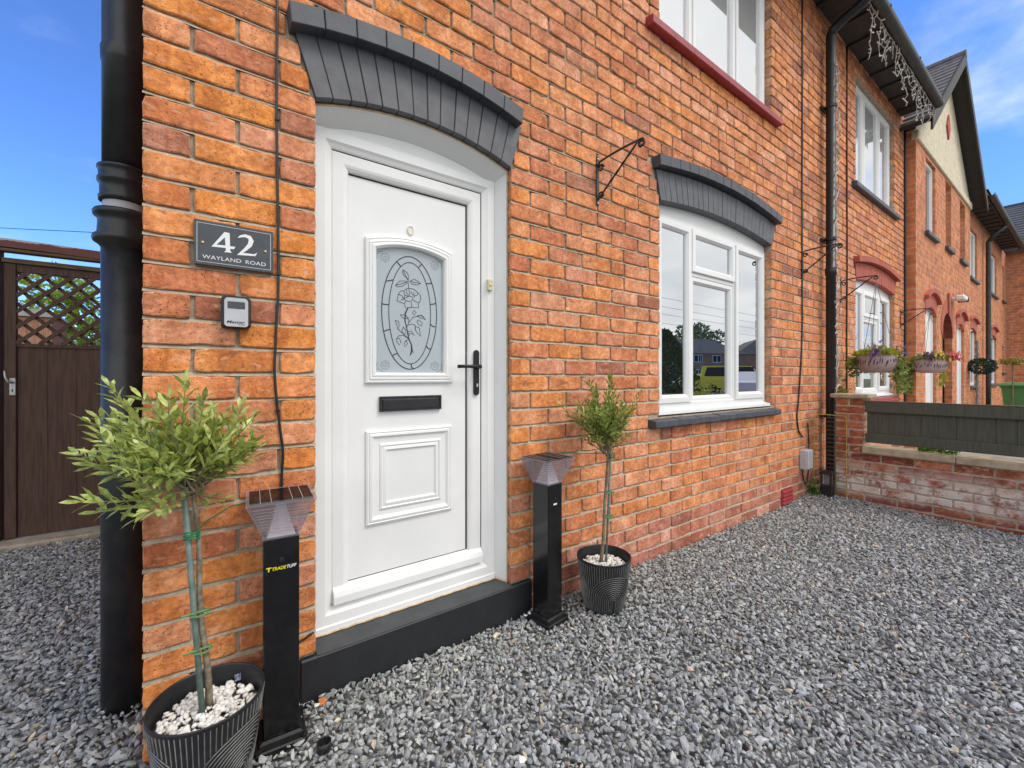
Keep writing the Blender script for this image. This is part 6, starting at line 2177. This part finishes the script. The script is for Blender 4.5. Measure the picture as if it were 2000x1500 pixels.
street_house(82, -36, 7, 4, 5.2, 7.9, 'farther brick house across the street, mirrored in the right-hand pane', -0.7)
street_house(46, -38, 6, 4, 4.7, 7.2, 'brick house across the street behind the conifer, mirrored in the left pane', 0.2)
def conifer(x, y, h, r, label, seed, n=5000):
    rnd = random.Random(seed)
    t = thing('conifer', (x, y, 0), label, 'conifer', 'evergreens across the street')
    g = G(); g.tube([(x, y, 0), (x, y, h * 0.95)], [0.12, 0.02], 6); g.build('trunk', 'bark', t)
    g = G()
    def fn():
        z = rnd.random() ** 1.4 * h
        a = rnd.uniform(0, 6.28)
        q = r * (1 - z / h) ** 0.7 * rnd.uniform(0.7, 1.08)
        return (x + q * math.cos(a), y + q * math.sin(a), z), (math.cos(a), math.sin(a), 0.9)
    leaf_cloud(g, fn, int(n * 1.8), 0.2, rnd, 0.45); g.build('crown', 'conifer_leaf', t)
conifer(17.7, -10.2, 3.3, 1.75, 'tall dark conifer across the drive, mirrored in the left pane', 1)
conifer(16.2, -10.6, 2.3, 1.5, 'lower dark conifer left of the tall one, mirrored in the left pane', 2, 3500)
leafy_tree('street_tree', (80, -45, 0), 11, (80, -45, 8.5, 4.5, 4.5, 3.2), 'round dark tree above the far roofs, mirrored in the panes', 'conifer_leaf', 14, 2500, 0.7)
leafy_tree('hedge_bush', (13.2, -5.6, 0), 0.9, (13.2, -5.6, 0.45, 0.7, 0.6, 0.5), 'yellow-green garden bush mirrored at the bottom of the centre pane', 'lime_leaf', 15, 1200, 0.1, 'bush')
def vehicle(cx, cy, ang, prof, wdt, mat, label, cat, glass_z, wheels, L):
    name = cat
    t = thing(name, (cx, cy, 0), label, cat)
    c, s = math.cos(ang), math.sin(ang)
    T = lambda v: (cx + c * v[0] - s * v[1], cy + s * v[0] + c * v[1], v[2])
    g = G(); n = len(prof)
    ls = []
    for yy, k in ((-wdt, 0.94), (-wdt * 0.96, 1), (wdt * 0.96, 1), (wdt, 0.94)):
        ls.append([(p[0] * (1 if k == 1 else 0.985), yy if p[1] < glass_z else yy * 0.86, p[1]) for p in prof])
    g.loops(ls, capfirst=True, caplast=True); g.v = [T(v) for v in g.v]; g.build('body', mat, t)
    top = [p for p in prof if p[1] >= glass_z - 0.02]
    x0, x1, zt = min(p[0] for p in top), max(p[0] for p in top), max(p[1] for p in prof)
    for sy in (-1, 1):
        g = G(); g.quad((x0 + 0.15, sy * wdt * 0.985, glass_z), (x1 - 0.15, sy * wdt * 0.985, glass_z), (x1 - 0.45, sy * wdt * 0.875, zt - 0.12), (x0 + 0.35, sy * wdt * 0.875, zt - 0.12)); g.v = [T(v) for v in g.v]; g.build('side_window', 'dark_room', t)
        for xw in wheels:
            g = G(); g.lathe((0, 0, 0), [(0.0, 0.1), (0.2, 0.1), (0.32, 0.09), (0.33, 0.0), (0.32, -0.09), (0, -0.09)], 18); g.v = [T((xw + v[0], sy * (wdt - 0.08) + v[2], 0.31 + v[1] - 0.04)) for v in g.v]; g.build('wheel', 'tyre', t)
    return t
CARP = [(-2.1, 0.25), (2.1, 0.25), (2.15, 0.6), (2.0, 0.8), (1.1, 0.92), (0.55, 1.42), (-0.9, 1.46), (-1.75, 1.0), (-2.1, 0.9), (-2.15, 0.5)]
VANP = [(-2.4, 0.3), (2.4, 0.3), (2.45, 0.8), (2.2, 1.15), (1.7, 1.3), (1.1, 2.05), (-2.3, 2.1), (-2.42, 1.2)]
vehicle(34.5, -15.2, 1.2, VANP, 0.95, 'van_yellow', 'yellow van parked across the street, mirrored in the centre pane', 'van', 1.25, (-1.5, 1.5), 2.4)
vehicle(34.2, -18.2, 0.3, CARP, 0.88, 'car_white', 'white car parked behind the yellow van, mirrored in the centre pane', 'car', 0.95, (-1.3, 1.35), 2.1)
vehicle(23.6, -9.3, -0.45, CARP, 0.88, 'car_white', 'white car nearest the houses, mirrored low in the right-hand pane', 'car', 0.95, (-1.3, 1.35), 2.1)
sl = thing('street_lamp', (47.6, -25.7, 0), 'tall grey street lamp across the road, mirrored in the centre pane', 'street lamp')
g = G(); g.tube([(47.6, -25.7, 0), (47.6, -25.7, 6.4), (47.4, -25.9, 6.75), (46.3, -26.7, 6.85)], [0.09, 0.06, 0.05, 0.05], 8); g.build('column', 'lamp_steel', sl)
g = G(); g.box(45.7, 46.4, -27.0, -26.6, 6.8, 6.92, 0.02); g.build('lamp_head', 'lamp_steel', sl)

for k, (z, y) in enumerate(((6.6, -17.0), (6.1, -17.2), (5.4, -17.1), (7.2, -16.8))):
    g = G()
    g.tube([(10 + 8 * i, y, z - 0.35 * math.sin(math.pi * i / 10)) for i in range(11)], 0.012, 4)
    tag(g.build('street_wire', 'black_ink'), 'overhead street wire mirrored across the window panes, %s' % ('second from the top', 'second from the bottom', 'lowest of four', 'highest of four')[k], 'wire', 'street wires')
